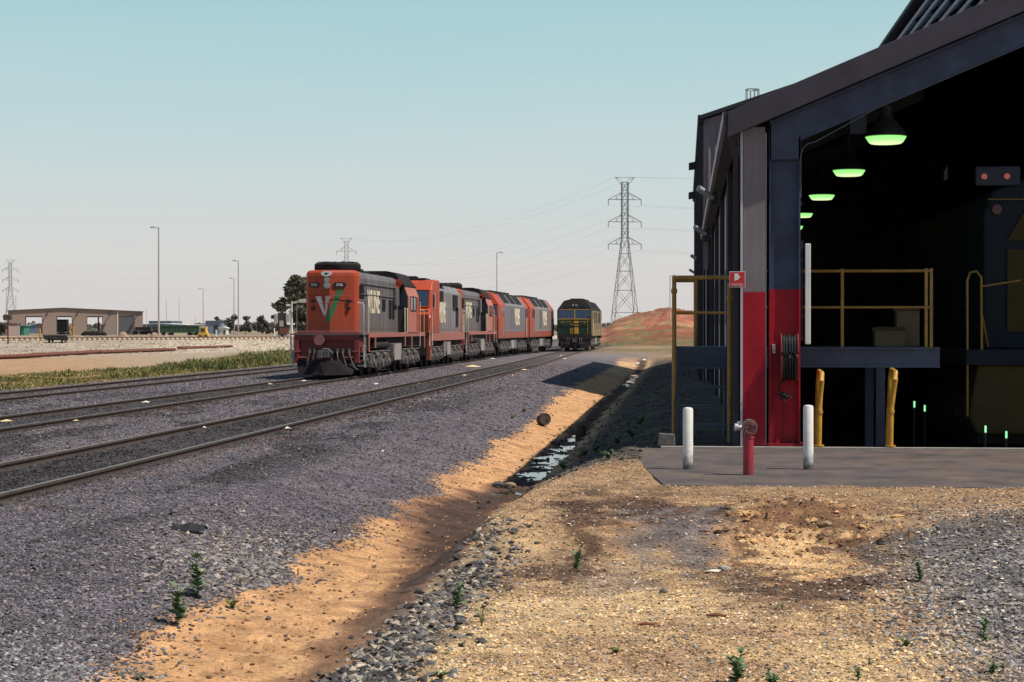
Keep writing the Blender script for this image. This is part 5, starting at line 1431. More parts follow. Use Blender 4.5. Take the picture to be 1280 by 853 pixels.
# pit lamps
for px, py, lab in ((1143, 506, 'leftmost small green strip light glowing low in the dark shed'), (1156, 511, 'small green strip light second from left low in the dark shed'),
                    (1232, 537, 'small green strip light third from left near the pit edge'), (1258, 544, 'rightmost small green strip light near the pit edge')):
    p = at(px, py, 34.0 if px < 1200 else 31.0); t = thing('strip_light', lab, 'lamp', p, 0, 'green strip lights low in the shed')
    b = MB(); b.box(-.014, .014, -.02, .0, -.05, .06); b.build('tube', M['pitglow'], t)
    b = MB(); b.box(-.03, .03, 0, .04, -.09, .09); b.box(-.02, .02, .0, .03, -1.35 - p.z, -.09); b.build('housing', M['darksteel'], t)

# locomotive standing inside
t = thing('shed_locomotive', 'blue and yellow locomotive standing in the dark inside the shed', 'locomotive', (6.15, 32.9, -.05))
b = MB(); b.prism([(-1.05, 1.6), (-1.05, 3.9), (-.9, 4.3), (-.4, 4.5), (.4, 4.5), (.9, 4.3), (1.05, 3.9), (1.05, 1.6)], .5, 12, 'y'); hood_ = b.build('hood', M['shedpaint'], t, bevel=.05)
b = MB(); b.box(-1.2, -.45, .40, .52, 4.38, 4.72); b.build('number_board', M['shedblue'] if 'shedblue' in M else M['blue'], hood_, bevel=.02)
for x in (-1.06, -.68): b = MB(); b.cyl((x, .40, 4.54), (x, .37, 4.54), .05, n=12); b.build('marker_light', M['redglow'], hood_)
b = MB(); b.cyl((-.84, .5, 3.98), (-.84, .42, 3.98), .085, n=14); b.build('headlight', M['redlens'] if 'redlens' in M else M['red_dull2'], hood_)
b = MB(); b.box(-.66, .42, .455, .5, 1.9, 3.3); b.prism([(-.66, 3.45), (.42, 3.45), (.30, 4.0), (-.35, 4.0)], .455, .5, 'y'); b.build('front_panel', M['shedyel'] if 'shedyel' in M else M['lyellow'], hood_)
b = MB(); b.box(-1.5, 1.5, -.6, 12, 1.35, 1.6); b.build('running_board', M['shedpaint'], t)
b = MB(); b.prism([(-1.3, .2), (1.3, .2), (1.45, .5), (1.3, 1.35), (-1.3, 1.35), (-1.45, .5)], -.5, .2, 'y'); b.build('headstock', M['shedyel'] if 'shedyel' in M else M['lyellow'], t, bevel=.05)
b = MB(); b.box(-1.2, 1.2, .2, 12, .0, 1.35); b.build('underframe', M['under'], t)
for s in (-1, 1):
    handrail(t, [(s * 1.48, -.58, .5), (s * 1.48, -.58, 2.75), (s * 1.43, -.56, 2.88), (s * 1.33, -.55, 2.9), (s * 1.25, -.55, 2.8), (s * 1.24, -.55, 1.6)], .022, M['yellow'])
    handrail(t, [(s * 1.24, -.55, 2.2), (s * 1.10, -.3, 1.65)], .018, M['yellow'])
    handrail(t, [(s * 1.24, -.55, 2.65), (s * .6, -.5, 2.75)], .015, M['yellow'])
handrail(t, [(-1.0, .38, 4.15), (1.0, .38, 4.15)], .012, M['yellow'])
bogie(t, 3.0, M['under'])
# ------------------------------------------------------------------ pylons and wires
def pylon(px, base_py, top_py, d, label, r, mat='pylon'):
    base = at(px, base_py, d); H = (base_py - top_py) / F * d
    gz = min(base.z, .2); H += base.z - gz
    t = thing('pylon', label, 'pylon', (base.x, base.y, gz), R(12), 'lattice power pylons')
    def W(z):
        f = z / H
        return H * (.086 - .0665 * min(f / .62, 1)) if f < .62 else H * .0195
    cs = ((-1, -1), (1, -1), (1, 1), (-1, 1))
    b = MB()
    for (sx, sy) in cs:
        prev = None
        for f in (0, .62, .97):
            p = (sx * W(f * H), sy * W(f * H), f * H)
            if prev: b.bar(prev, p, r * 1.25)
            prev = p
    b.build('leg_frame', M[mat], t)
    b = MB(); lv = [0, .15, .29, .41, .52, .62, .68, .74, .80, .86, .92, .97]
    for k in range(len(lv) - 1):
        z0, z1 = lv[k] * H, lv[k + 1] * H
        for i in range(4):
            a, c = cs[i], cs[(i + 1) % 4]
            b.bar((a[0] * W(z0), a[1] * W(z0), z0), (c[0] * W(z1), c[1] * W(z1), z1), r * .8)
            b.bar((c[0] * W(z0), c[1] * W(z0), z0), (a[0] * W(z1), a[1] * W(z1), z1), r * .8)
            b.bar((a[0] * W(z1), a[1] * W(z1), z1), (c[0] * W(z1), c[1] * W(z1), z1), r * .8)
    b.build('bracing', M[mat], t)
    tips = []
    for f, reach in ((.56, .105), (.70, .105), (.84, .105)):
        z = f * H + .02 * H
        for s in (-1, 1):
            b = MB(); w = H * .0195; tip = (s * reach * H, 0, z)
            for sy in (-1, 1):
                b.bar((s * w, sy * w, z), tip, r); b.bar((s * w, sy * w, z + .045 * H), tip, r)
            b.bar((s * reach * .55 * H, 0, z), (s * reach * .5 * H, 0, z + .022 * H), r * .7)
            b.bar((s * w, 0, z + .045 * H), (s * reach * .55 * H, 0, z), r * .7)
            a = b.build('cross_arm', M[mat], t)
            i = MB(); i.cyl(tip, (tip[0], tip[1], tip[2] - .035 * H), r * 1.3, n=6); i.build('insulator', M['wire'], a)
            tips.append(Vector((tip[0], tip[1], tip[2] - .035 * H)))
    b = MB()
    for s in (-1, 1):
        b.bar((s * H * .0195, 0, .95 * H), (s * .062 * H, 0, H), r); b.bar((s * H * .0195, 0, .985 * H), (s * .062 * H, 0, H), r)
        tips.append(Vector((s * .062 * H, 0, H)))
    b.bar((-.062 * H, 0, H), (.062 * H, 0, H), r); b.build('earth_peak', M[mat], t)
    Mx = Matrix.Translation(t.location) @ Matrix.Rotation(R(12), 4, 'Z')
    return [Mx @ p for p in tips]
tipsA = pylon(781, 404, 222, 430, 'large steel lattice pylon rising behind the red earth hill', .085)
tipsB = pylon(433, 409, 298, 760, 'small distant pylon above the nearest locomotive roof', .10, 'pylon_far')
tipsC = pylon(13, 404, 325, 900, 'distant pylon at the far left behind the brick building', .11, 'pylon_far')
names = ['lower left', 'lower right', 'middle left', 'middle right', 'upper left', 'upper right', 'top left earth', 'top right earth']
def wire(p, q, sag, lab, grp, r):
    p = Vector(p); q = Vector(q); pts = []
    for k in range(25):
        f = k / 24; v = p.lerp(q, f); v.z -= sag * 4 * f * (1 - f); pts.append(v - p)
    b = MB(); b.tube(pts, r, 4); o = b.build('power_line', M['wire'], None); o.location = p
    tag(o, lab, 'power line', grp)
for k in range(8):
    off = Vector((420, 60, 2)) + (tipsA[k] - tipsA[0]) * .2
    wire(tipsA[k], tipsA[k] + Vector((330, -130, 1)), 7 if k < 6 else 5, f'wire from the {names[k]} arm of the large pylon to the right', 'overhead wires right of the large pylon', .014)
    wire(tipsA[k], tipsB[k], 8 if k < 6 else 6, f'wire sloping left from the {names[k]} arm of the large pylon', 'overhead wires between the large and small pylons', .012)
    if k in (1, 3, 5, 7): wire(tipsB[k], tipsC[k], 12, f'very faint wire from the {names[k]} arm of the small distant pylon', 'faint overhead wires at the left', .012)

# ------------------------------------------------------------------ yard lamp posts
def lamp_post(px, top, base, d, label, r=.13, arm=-1.0, mat='pole'):
    p = at(px, base, d); H = (base - top) / F * d; gz = tz(p.x, p.y); H += p.z - gz
    t = thing('lamp_post', label, 'lamp post', (p.x, p.y, gz), 0, 'lamp posts around the yard')
    b = MB(); b.lathe([(r * 1.6, 0), (r * 1.5, .4), (r, .45), (r * .62, H), (.01, H + .02)], n=10); b.build('pole', M[mat], t, smooth=True)
    if arm:
        b = MB(); b.tube([(0, 0, H - .15), (arm * .5, 0, H + .02), (arm, 0, H + .03)], r * .4, 6); a = b.build('arm', M[mat], t)
        b = MB(); x0, x1 = sorted((arm * .75, arm * 1.9)); b.prism([(x0, H - .12), (x1, H - .12), (x1 - .05, H + .16), (x0 + .1, H + .16)], -.25, .25, 'y'); b.build('lamp_head', M['lamphead'] if 'lamphead' in M else M['pole'], a, bevel=.03)
    return t
lamp_post(198.5, 284.5, 424, 300, 'tall lamp post nearest on the left side of the yard, right of the brick building', .16, -.7)
lamp_post(298, 326, 420, 445, 'lamp post just left of the big dark tree, taller of the close pair', .16, -.7)
lamp_post(292.5, 348, 419, 560, 'shorter lamp post of the close pair left of the big dark tree', .15, -.7)
lamp_post(254, 361, 418, 680, 'thin distant lamp post above the yellow rail machine', .15, -.9)
lamp_post(621, 316, 420, 400, 'lamp post with head to the right behind the fourth locomotive', .13, .7)
lamp_post(837.5, 345, 424, 235, 'slim pale post on the earth hill seen beside the landing handrail', .07, .35, 'galv')
lamp_post(365, 377, 434, 165, 'short pale post with side arm left of the nearest locomotive nose', .07, .75, 'whitepost')
lamp_post(8, 362, 418, 620, 'faint far lamp post at the extreme left behind the brick building', .12, 0)
lamp_post(20, 369, 418, 640, 'faint lamp post beside the distant left pylon', .12, 0)
for px, tp, lab in ((183, 385, 'faint far post just right of the brick building'), (208, 374, 'faint far post right of the nearest tall lamp post'), (224, 371, 'faint far post above the green wagons'), (244, 396, 'shortest faint far post left of the yellow machine')):
    lamp_post(px, tp, 417, 720, lab, .10, 0)

# ------------------------------------------------------------------ brick building at the left
D = 480.0
bp_ = at(10, 419.5, D); bz = bp_.z - .15
def bx_(px): return (px - 10) / F * D * 1.045
def bz_(py): return (419.5 - py) / F * D + .15
ang_ = YAW + R(12.5)
t = thing('brick_building', 'long low brick building with four door openings and shallow gable roof', 'building', (bp_.x, bp_.y, bz), ang_)
opens = [(30, 50, 395.5), (66.5, 85, 395.5), (102, 121, 395.5), (139.5, 158.5, 394.5)]
def rooftop(px): return np.interp(px, [10, 74, 168.5], [388.6, 385.2, 389.6])
b = MB(); xs = [10] + [v for o in opens for v in o[:2]] + [168.5]
for i in range(0, len(xs), 2):
    a, c = xs[i], xs[i + 1]
    mids = [m for m in (74,) if a < m < c]
    pts = [(bx_(a), 0), (bx_(c), 0), (bx_(c), bz_(rooftop(c)))] + [(bx_(m), bz_(rooftop(m))) for m in mids] + [(bx_(a), bz_(rooftop(a)))]
    b.prism(pts, 0, .3, 'y')
for (a, c, top) in opens:
    mids = [m for m in (74,) if a < m < c]
    b.prism([(bx_(a), bz_(top)), (bx_(c), bz_(top)), (bx_(c), bz_(rooftop(c)))] + [(bx_(m), bz_(rooftop(m))) for m in mids] + [(bx_(a), bz_(rooftop(a)))], 0, .3, 'y')
wall = b.build('front_wall', M['brickpale'], t)
DP = 14.0
b = MB()
for xx in (0.4, 11.0, 22.0): b.box(xx, xx + .35, DP, DP + .3, 0, bz_(392))
b.box(bx_(126), bx_(168.5), DP, DP + .3, 0, bz_(392)); b.box(0.01, bx_(168.5), DP, DP + .3, bz_(395), bz_(391)); b.box(bx_(139), bx_(159), DP + .02, DP + .28, 0, bz_(394))
b.box(0, .3, .31, DP, 0, bz_(390)); b.box(bx_(168.5) - .3, bx_(168.5), .31, DP, 0, bz_(390.5)); b.build('rear_walls', M['brickpale'], t)
b = MB()
b.prism([(bx_(9), bz_(388.8)), (bx_(74), bz_(385.3)), (bx_(169.5), bz_(389.8)), (bx_(169.5), bz_(389.1)), (bx_(74), bz_(384.6)), (bx_(9), bz_(388.1))], -.35, DP + .6, 'y'); b.build('roof', M['roofgrey'], t)
for (a, c, top) in opens[:3]:
    b = MB(); b.box(bx_(a), bx_(a) + .15, .02, 3.2, 0, bz_(top)); b.box(bx_(c) - .15, bx_(c), .02, 1.4, 0, bz_(top)); b.box(bx_(a), bx_(c), .31, .6, bz_(top) - .25, bz_(top) + .0); b.build('door_jamb', M['charcoal'], t)
b = MB(); vs = []
a, c, top = opens[3]; 
for i in range(33): b.box(bx_(a), bx_(c), .12 - .012 * (i % 2), .16, bz_(top) * i / 33, bz_(top) * (i + 1) / 33)
b.build('roller_door', M['rollgrey'] if 'rollgrey' in M else M['bluegrey'], t)
for px in (56, 91, 130, 163):
    b = MB(); x = bx_(px); b.cyl((x + .25, -.05, bz_(389)), (x - .3, -1.1, bz_(394)), .12, n=8); b.box(x - .5, x + .1, -1.4, -.8, bz_(394.6), bz_(393)); b.build('wall_lamp', M['charcoal'], t)
b = MB(); b.box(bx_(138), bx_(139), -.08, 0, 0, bz_(389)); b.build('downpipe', M['whitepost'], t)

# things round the brick building -------------------------------------------------
def box_shed(name, label, cat, px0, px1, top, base, d, mat, roofm, depth=8, gable=.0, extras=None):
    p = at(px0, base, d); gz = min(p.z, tz(p.x, p.y)); w = (px1 - px0) / F * d; h = p.z - gz + (base - top) / F * d
    t = thing(name, label, cat, (p.x, p.y, gz), YAW)
    b = MB(); b.prism([(0, 0), (w, 0), (w, h), (w / 2, h + gable), (0, h)], 0, depth, 'y'); wl_ = b.build('wall', mat, t)
    b = MB()
    for k in range(int(w / .8)): b.box(.4 + k * .8, .46 + k * .8, -.04, 0, 0, h)
    b.build('wall_rib', mat, wl_, kind='stuff')
    b = MB(); b.prism([(-.3, h + .02), (w / 2, h + gable + .02), (w + .3, h + .02), (w + .3, h + .22), (w / 2, h + gable + .25), (-.3, h + .22)], -.3, depth + .3, 'y'); b.build('roof', roofm, t)
    b = MB(); b.box(w * .55, w * .8, -.06, 0, 0, h * .7); b.build('door', M['charcoal'], wl_)
    return t
box_shed('green_shed', 'small green shed at the left end of the brick building', 'shed', 12, 30, 408, 419, 462, M['teal'], M['teal'], 5)
box_shed('low_wall_building', 'low pinkish building at the left picture edge', 'building', -30, 11, 405, 421, 440, M['brickpale'], M['roofgrey'], 10)
box_shed('far_warehouse', 'white roofed warehouse seen through the left opening of the brick building', 'warehouse', 34, 66, 407.5, 416, 640, M['bluesh'], M['farwhite'], 20, .8)
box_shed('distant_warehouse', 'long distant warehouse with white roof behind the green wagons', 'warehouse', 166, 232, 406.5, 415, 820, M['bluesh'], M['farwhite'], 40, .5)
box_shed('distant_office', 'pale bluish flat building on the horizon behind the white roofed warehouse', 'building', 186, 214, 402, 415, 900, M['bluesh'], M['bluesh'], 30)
box_shed('blue_shed', 'blue grey shed beside the yellow rail machine', 'shed', 257, 276, 402, 418, 560, M['bluesh'], M['bluesh'], 12)
t = box_shed('white_kiosk', 'small white kiosk right of the blue shed', 'kiosk', 275, 283, 411, 418, 520, M['farwhite'], M['farwhite'], 4, .3)

def wagon(name, label, px0, px1, top, base, d, mat, depth=2.8, low=False):
    p = at(px0, base, d); w = (px1 - px0) / F * d; h = (base - top) / F * d; gz = p.z - .1
    t = thing(name, label, 'wagon', (p.x, p.y, gz), YAW, 'wagons standing in the far yard')
    b = MB(); f = .9
    if low: b.box(0, w, 0, depth, .55, max(h, f + .35)); b.box(.6, w - .6, .1, depth - .1, .3, .55)
    else: b.prism([(0, f), (w, f), (w, h), (0, h)], 0, depth, 'y'); 
    body = b.build('body', mat, t, bevel=.04)
    if not low:
        b = MB()
        for k in range(int(w / 1.1) + 1): b.box(k * w / (int(w / 1.1) + .001) - .05, k * w / (int(w / 1.1) + .001) + .05, -.08, 0, f, h)
        b.box(0, w, -.1, 0, h - .12, h); b.build('side_rib', mat, body, kind='stuff')
    else:
        b = MB()
        for k in range(7): b.box(w * (k + .3) / 7, w * (k + .3) / 7 + .1, -.06, 0, f + .02, max(h, f + .3))
        b.build('stake', mat, body, kind='stuff')
    for xx in (w * .16, w * .84):
        b = MB()
        for q in (-.85, .85): 
            for yy in (.3, depth - .42): b.cyl((xx + q, yy, .45), (xx + q, yy + .12, .45), .45, n=14)
        b.box(xx - 1.25, xx + 1.25, .2, depth - .2, .4, .75); b.build('bogie', M['under'], t)
    return t
wagon('hopper_wagon', 'dark green wagon with ribbed sides behind the tall lamp post', 201, 248, 407, 420, 470, M['wagong'])
wagon('hopper_wagon', 'blackish wagon just right of the brick building', 169, 188, 408.5, 418, 480, M['charcoal'])
wagon('hopper_wagon', 'greyish wagon between the blackish and the green wagon', 186, 201, 408, 417, 500, M['roofgrey'])
p = at(53, 428, 235); w_ = 30 / F * 235; h_ = 10 / F * 235
t = thing('flat_wagon', 'low dark flat wagon seen end-on before the middle opening of the brick building', 'wagon', (p.x, p.y, p.z - .05), YAW + R(10), 'wagons standing in the far yard')
b = MB(); b.box(0, w_, 0, 11, h_ - .16, h_); dk = b.build('deck', M['roofgrey'], t, bevel=.02)
b = MB(); b.box(.1, w_ - .1, .05, .3, h_ - .55, h_ - .165); b.box(.5, w_ - .5, .3, 10.7, h_ - .5, h_ - .165); b.box(w_ / 2 - .15, w_ / 2 + .15, -.3, .05, h_ - .5, h_ - .25); b.build('underframe', M['charcoal'], t)
for yy in (2, 9):
    b = MB(); b.box(.35, w_ - .35, yy - 1.2, yy + 1.2, .3, .55)
    for q in (-.85, .85):
        for xx in (.62, w_ - .74): b.cyl((xx, yy + q, .42), (xx + .12, yy + q, .42), .42, n=14)
    b.build('bogie', M['under'], t)
for xx in (.25, .9, 1.6, 2.2, w_ - .3): b = MB(); b.box(xx - .05, xx + .05, -.06, .0, h_ - .6, h_ - .02); b.build('stake', M['charcoal'], dk)
wagon('flat_wagon', 'dark low wagon beside the third opening of the brick building', 104, 128, 414.5, 420.5, 440, M['charcoal'], 2.6, True)
wagon('box_wagon', 'dark wagon seen through the middle opening of the brick building', 68, 83, 399, 419, 540, M['lroof'], 3)

# yellow rail machine
p = at(247, 424, 330); sc_ = 330 / F
t = thing('rail_machine', 'small yellow track machine with a cab right of the green wagon', 'track machine', (p.x, p.y, p.z), YAW)
b = MB(); b.prism([(0, .4), (13 * sc_, .4), (13 * sc_, .9), (11 * sc_, 1.15), (10 * sc_, 2.0), (3 * sc_, 2.0), (2 * sc_, 1.0), (0, .9)], 0, 1.9, 'y'); bo = b.build('body', M['mach_y'], t, bevel=.05)
b = MB(); b.box(4 * sc_, 9 * sc_, -.03, 0, 1.2, 1.8); b.build('window', M['glass'], bo)
b = MB(); b.box(2.6 * sc_, 10.4 * sc_, -.1, 2, 2.0, 2.1); b.bar((5 * sc_, .5, 2.1), (5 * sc_, .5, 2.8), .06); b.build('roof', M['cream_rail'], bo)
for x in (3, 10):
    b = MB(); b.cyl((x * sc_, -.05, .35), (x * sc_, .1, .35), .35, n=14); b.cyl((x * sc_, 1.8, .35), (x * sc_, 1.95, .35), .35, n=14); b.build('wheel', M['under'], t)
# white marker post
for px, tp, bs, d, lab in ((270.5, 412, 422, 300, 'short white marker post in front of the blue shed'), (208, 416, 423, 300, 'small white marker post beside the tall lamp post base')):
    p = at(px, bs, d); t = thing('marker_post', lab, 'post', (p.x, p.y, p.z - .1), 0, 'white marker posts in the far yard')
    b = MB(); h = (bs - tp) / F * d; b.box(-.12, .12, -.05, .05, 0, h); b.box(-.14, .14, -.06, .06, h, h + .05); b.build('board', M['farwhite'], t)
# yellow and rust coloured posts near the brick building
for px, tp, bs, lab in ((50, 405, 428, 'yellow post at the left end of the flat wagon'), (88, 404, 420, 'left yellow post of the pair before the brick wall'), (91.5, 404, 420, 'right yellow post of the pair before the brick wall'), (124.5, 403, 416, 'thin rusty post beside the dark low wagon')):
    d = 250 if px == 50 else 430
    p = at(px, bs, d); t = thing('yellow_post', lab, 'post', (p.x, p.y, p.z - .1), 0, 'coloured posts before the brick building'); h = (bs - tp) / F * d
    b = MB(); b.cyl((0, 0, 0), (0, 0, h), .11 if px < 60 else .16, n=8); b.build('pole', M['hoop'] if px < 120 else M['rust'], t)
    b = MB(); b.box(-.2, .2, -.1, .1, h * .82, h); b.build('cap', M['rust'], t)
# signal target at the left edge
p = at(10, 429, 200); t = thing('track_signal', 'rusty track indicator with dark box head at the far left', 'signal', (p.x, p.y, p.z - .1), 0)
h = (429 - 398) / F * 200
b = MB(); b.cyl((0, 0, 0), (0, 0, h), .085, n=8); b.build('pole', M['rust'], t)
b = MB(); b.prism([(-.42, h - .1), (.3, h - .1), (.42, h + .25), (.36, h + .45), (-.38, h + .5), (-.48, h + .3)], -.25, .25, 'y'); b.build('indicator_box', M['darkbrown'] if 'darkbrown' in M else M['charcoal'], t, bevel=.03)
p = at(22.5, 421, 300); t = thing('road_sign', 'small yellow disc sign on a thin pole before the green shed', 'sign', (p.x, p.y, p.z - .1), 0)
h = (421 - 398) / F * 300
b = MB(); b.cyl((0, 0, 0), (0, 0, h), .05, n=6); b.build('pole', M['galv'], t)
b = MB(); b.cyl((0, -.06, h), (0, -.02, h), .2, n=16); b.build('disc', M['mach_y'], t)

# trackside machine left of the nearest nose
p = at(343, 424, 300); s_ = 300 / F
t = thing('trackside_machine', 'dark trackside machine with two pale side boxes below the big tree', 'machine', (p.x, p.y, p.z - .2), YAW)
def mb2(x0, x1, y0, y1, yd0=0, yd1=1.2): return (x0 * s_, x1 * s_, yd0, yd1, (424 - y1) * s_ + .2, (424 - y0) * s_ + .2)
b = MB(); b.box(*mb2(4, 14, 391, 421, .2, 1.6)); b.box(*mb2(1, 18.5, 406, 410, .15, 1.6)); b.box(*mb2(7, 10, 388.5, 391, .3, 1)); b.build('body', M['charcoal'], t, bevel=.04)
for x0 in (-.5, 14.2): b = MB(); b.box(*mb2(x0, x0 + 4.6, 392.5, 403, 0, 1)); b.build('side_box', M['palebox'], t, bevel=.05)
b = MB(); b.box(*mb2(6.2, 11.2, 401, 408.5, .1, .2)); b.build('front_panel', M['palebox'], t)
b = MB(); b.box(*mb2(6, 17, 410, 418, .0, 1.5)); b.build('apron_plate', M['rust'], t)
for sgn, x in ((1, -.3), (-1, 19.6)): b = MB(); b.tube([(x * s_, .2, 1.9), ((x + .1 * sgn) * s_, .2, 1.0), ((x + 1.0 * sgn) * s_, .2, .45), ((x + 2.6 * sgn) * s_, .2, .2)], .10, 8); b.build('leg', M['white'], t)
b = MB(); b.box(*mb2(2, 8, 419, 423, .1, 1.4)); b.box(*mb2(11, 18, 419, 423, .1, 1.4)); b.build('base', M['galv'], t)

# raised track in the background and stacked rails before it
c0 = on(-60, 426.5, .35); c1 = on(420, 423.4, .45)
t = thing('background_track', 'rusty railway track on pale ballast in front of the brick building', 'track', (c0.x, c0.y, .35))
dv = Vector((c1.x - c0.x, c1.y - c0.y, 0)); dn = dv.normalized(); nn_ = Vector((-dn.y, dn.x, 0))
for s in (-.8, .8):
    b = MB(); q = nn_ * s; b.bar((q.x, q.y, .3), (dv.x + q.x, dv.y + q.y, .36), .13); b.build('rail', M['rust'], t)
b = MB(); n = int(dv.length / .75)
for k in range(n):
    m = dn * (k * .75); a0 = m - nn_ * 1.3; a1 = m + nn_ * 1.3
    b.bar((a0.x, a0.y, .14 + .06 * k / n), (a1.x, a1.y, .14 + .06 * k / n), .2)
b.build('sleepers', M['cream_rail'], t, kind='stuff')
def rail_pile(pxa, pya, pxb, pyb, nrow, label):
    a = on(pxa, pya, .0); c = on(pxb, pyb, .0)
    t = thing('rail_stack', label, 'rails', (a.x, a.y, 0), 0, 'rusty rails lying along the dirt'); v = c - a; nv = Vector((-v.y, v.x, 0)).normalized()
    for k in range(nrow):
        b = MB(); q = nv * (.22 * k); b.bar((q.x, q.y, .14 + .03 * (k % 2)), (v.x + q.x, v.y + q.y, .14 + .03 * ((k + 1) % 2)), .16); b.build('rail', M['rust'], t)
rail_pile(-40, 451, 55, 447.5, 6, 'rusty rails stacked along the dirt at the far left')
rail_pile(52, 446.6, 122, 443.2, 5, 'middle stack of rusty rails on the dirt')
rail_pile(125, 442.8, 219, 439.4, 6, 'right stack of rusty rails ending below the tall lamp post')
rail_pile(225, 437.2, 290, 435.0, 2, 'low dark rails lying at the foot of the pale ballast')

# dirt mounds in the far yard
for px0, px1, top, base, d, lab in ((145, 163, 415.2, 422, 320, 'sandy mound before the roller door'), (184, 204, 416, 424, 320, 'sandy mound left of the tall lamp post base'),
                                   (30, 50, 421, 425, 280, 'low pale mound before the left opening'), (84, 112, 420, 425.5, 270, 'orange dirt heap between the flat wagon and the dark wagon')):
    a = at(px0, base, d); w = (px1 - px0) / F * d; h = (base - top) / F * d + .2
    nx, ny = 18, 10; vs = []
    for j in range(ny):
        for i in range(nx):
            u, v = i / (nx - 1) * 2 - 1, j / (ny - 1) * 2 - 1
            vs.append((u * w / 2, v * w * .35, h * max(0, 1 - u * u) ** 1.2 * max(0, 1 - v * v) * (.75 + .5 * float(vnoise(np.array(u * 3.1 + px0), np.array(v * 3.3)))) - .1))
    fs = [(j*nx+i, j*nx+i+1, (j+1)*nx+i+1, (j+1)*nx+i) for j in range(ny - 1) for i in range(nx - 1)]
    t = MB().add(vs, fs).build('dirt_mound', M['mound'] if 'mound' in M else M['card'], None, smooth=True)
    t.location = (a.x + w / 2 * CT, a.y + w / 2 * ST, a.z - .1); t.rotation_euler = (0, 0, YAW); tag(t, lab, 'mound', 'mounds of dirt in the far yard')

# ------------------------------------------------------------------ trees
def tree(px, base, d, lobes, label, name='gum_tree', mat='leaf_dark', leaf=.32, per=420, grp=None):
    """lobes: (px, py, radius_px) of leaf clumps"""
    p = at(px, base, d); s = d / F; gz = tz(p.x, p.y)
    t = thing(name, label, 'tree', (p.x, p.y, gz), 0, grp)
    q = lambda x, y: Vector(((x - px) * s * CT, (x - px) * s * ST, (base - y) * s + p.z - gz))
    tr = MB(); V = []; topz = max(q(*l[:2]).z for l in lobes)
    tr.tube([(0, 0, -.2), (.1 * s * 3, .05, topz * .3), (.0, 0, topz * .55)], [max(.12, topz * .032), max(.1, topz * .026), max(.06, topz * .018)], 8)
    for l in lobes:
        c = q(*l[:2]); st = Vector((0, 0, topz * (.25 + .25 * random.random())))
        tr.tube([st, st.lerp(c, .5) + Vector((0, random.uniform(-.4, .4), -.1 * topz * .3)), c], [max(.06, topz * .016), max(.04, topz * .010), .03], 6)
    tr.build('trunk', M['bark'], t)
    for l in lobes:
        c = np.array(q(*l[:2])); r = l[2] * s; n = int(per * (l[2] / 8.0) ** 1.6) + 40
        sub = max(4, int(n / 45)); cen = rng.normal(size=(sub, 3)); cen /= np.linalg.norm(cen, axis=1)[:, None]; cen *= (r * (.35 + .6 * rng.random((sub, 1))))
        pos = cen[rng.integers(0, sub, n)] + rng.normal(size=(n, 3)) * r * .20
        pos[:, 2] *= .85
        e = leaf * (.5 + .9 * rng.random(n))
        u = rng.normal(size=(n, 3)); u /= np.linalg.norm(u, axis=1)[:, None]; w = rng.normal(size=(n, 3)); w -= (w * u).sum(1)[:, None] * u; w /= np.linalg.norm(w, axis=1)[:, None]
        P0 = c + pos
        V.append(np.stack([P0 - u * e[:, None], P0 + w * e[:, None] * .45, P0 + u * e[:, None], P0 - w * e[:, None] * .45], 1).reshape(-1, 3))
    V = np.concatenate(V); Fq = np.arange(len(V)).reshape(-1, 4)
    np_mesh('crown', V, Fq, M[mat], None, t)
    return t
tree(374, 424, 320, [(362, 362, 9), (366, 353, 7), (372, 350, 7), (379, 356, 9), (376, 368, 11), (366, 372, 9), (383, 372, 9), (374, 384, 10), (382, 392, 10), (370, 396, 8), (378, 406, 9), (385, 412, 9), (390, 385, 8)],
     'big dark gum tree just left of the nearest locomotive nose', leaf=.36, per=800)
tree(350, 424, 325, [(347, 382, 6), (353, 378, 6), (350, 386, 6), (356, 384, 5), (343, 396, 3)], 'round dark tree above the trackside machine', leaf=.30, per=700)
G_ = 'small hazy trees along the far yard edge'
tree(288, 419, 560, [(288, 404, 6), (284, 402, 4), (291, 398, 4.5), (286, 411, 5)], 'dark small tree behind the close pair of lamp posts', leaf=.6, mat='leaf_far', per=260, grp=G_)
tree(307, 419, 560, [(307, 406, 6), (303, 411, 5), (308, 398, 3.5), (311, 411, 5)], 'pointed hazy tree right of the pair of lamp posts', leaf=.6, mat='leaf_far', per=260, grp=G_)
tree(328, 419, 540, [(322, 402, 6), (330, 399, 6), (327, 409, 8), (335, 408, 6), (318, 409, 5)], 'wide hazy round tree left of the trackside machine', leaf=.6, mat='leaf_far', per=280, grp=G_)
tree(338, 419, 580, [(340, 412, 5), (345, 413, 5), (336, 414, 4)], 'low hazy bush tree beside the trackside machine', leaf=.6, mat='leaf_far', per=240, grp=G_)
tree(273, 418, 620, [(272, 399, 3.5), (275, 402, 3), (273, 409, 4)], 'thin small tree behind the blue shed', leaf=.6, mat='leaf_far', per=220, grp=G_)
tree(4, 420, 430, [(2, 408, 4), (6, 409, 3.5), (4, 412, 4)], 'small dark bush tree at the left picture edge', leaf=.4, mat='leaf_dark', per=260)
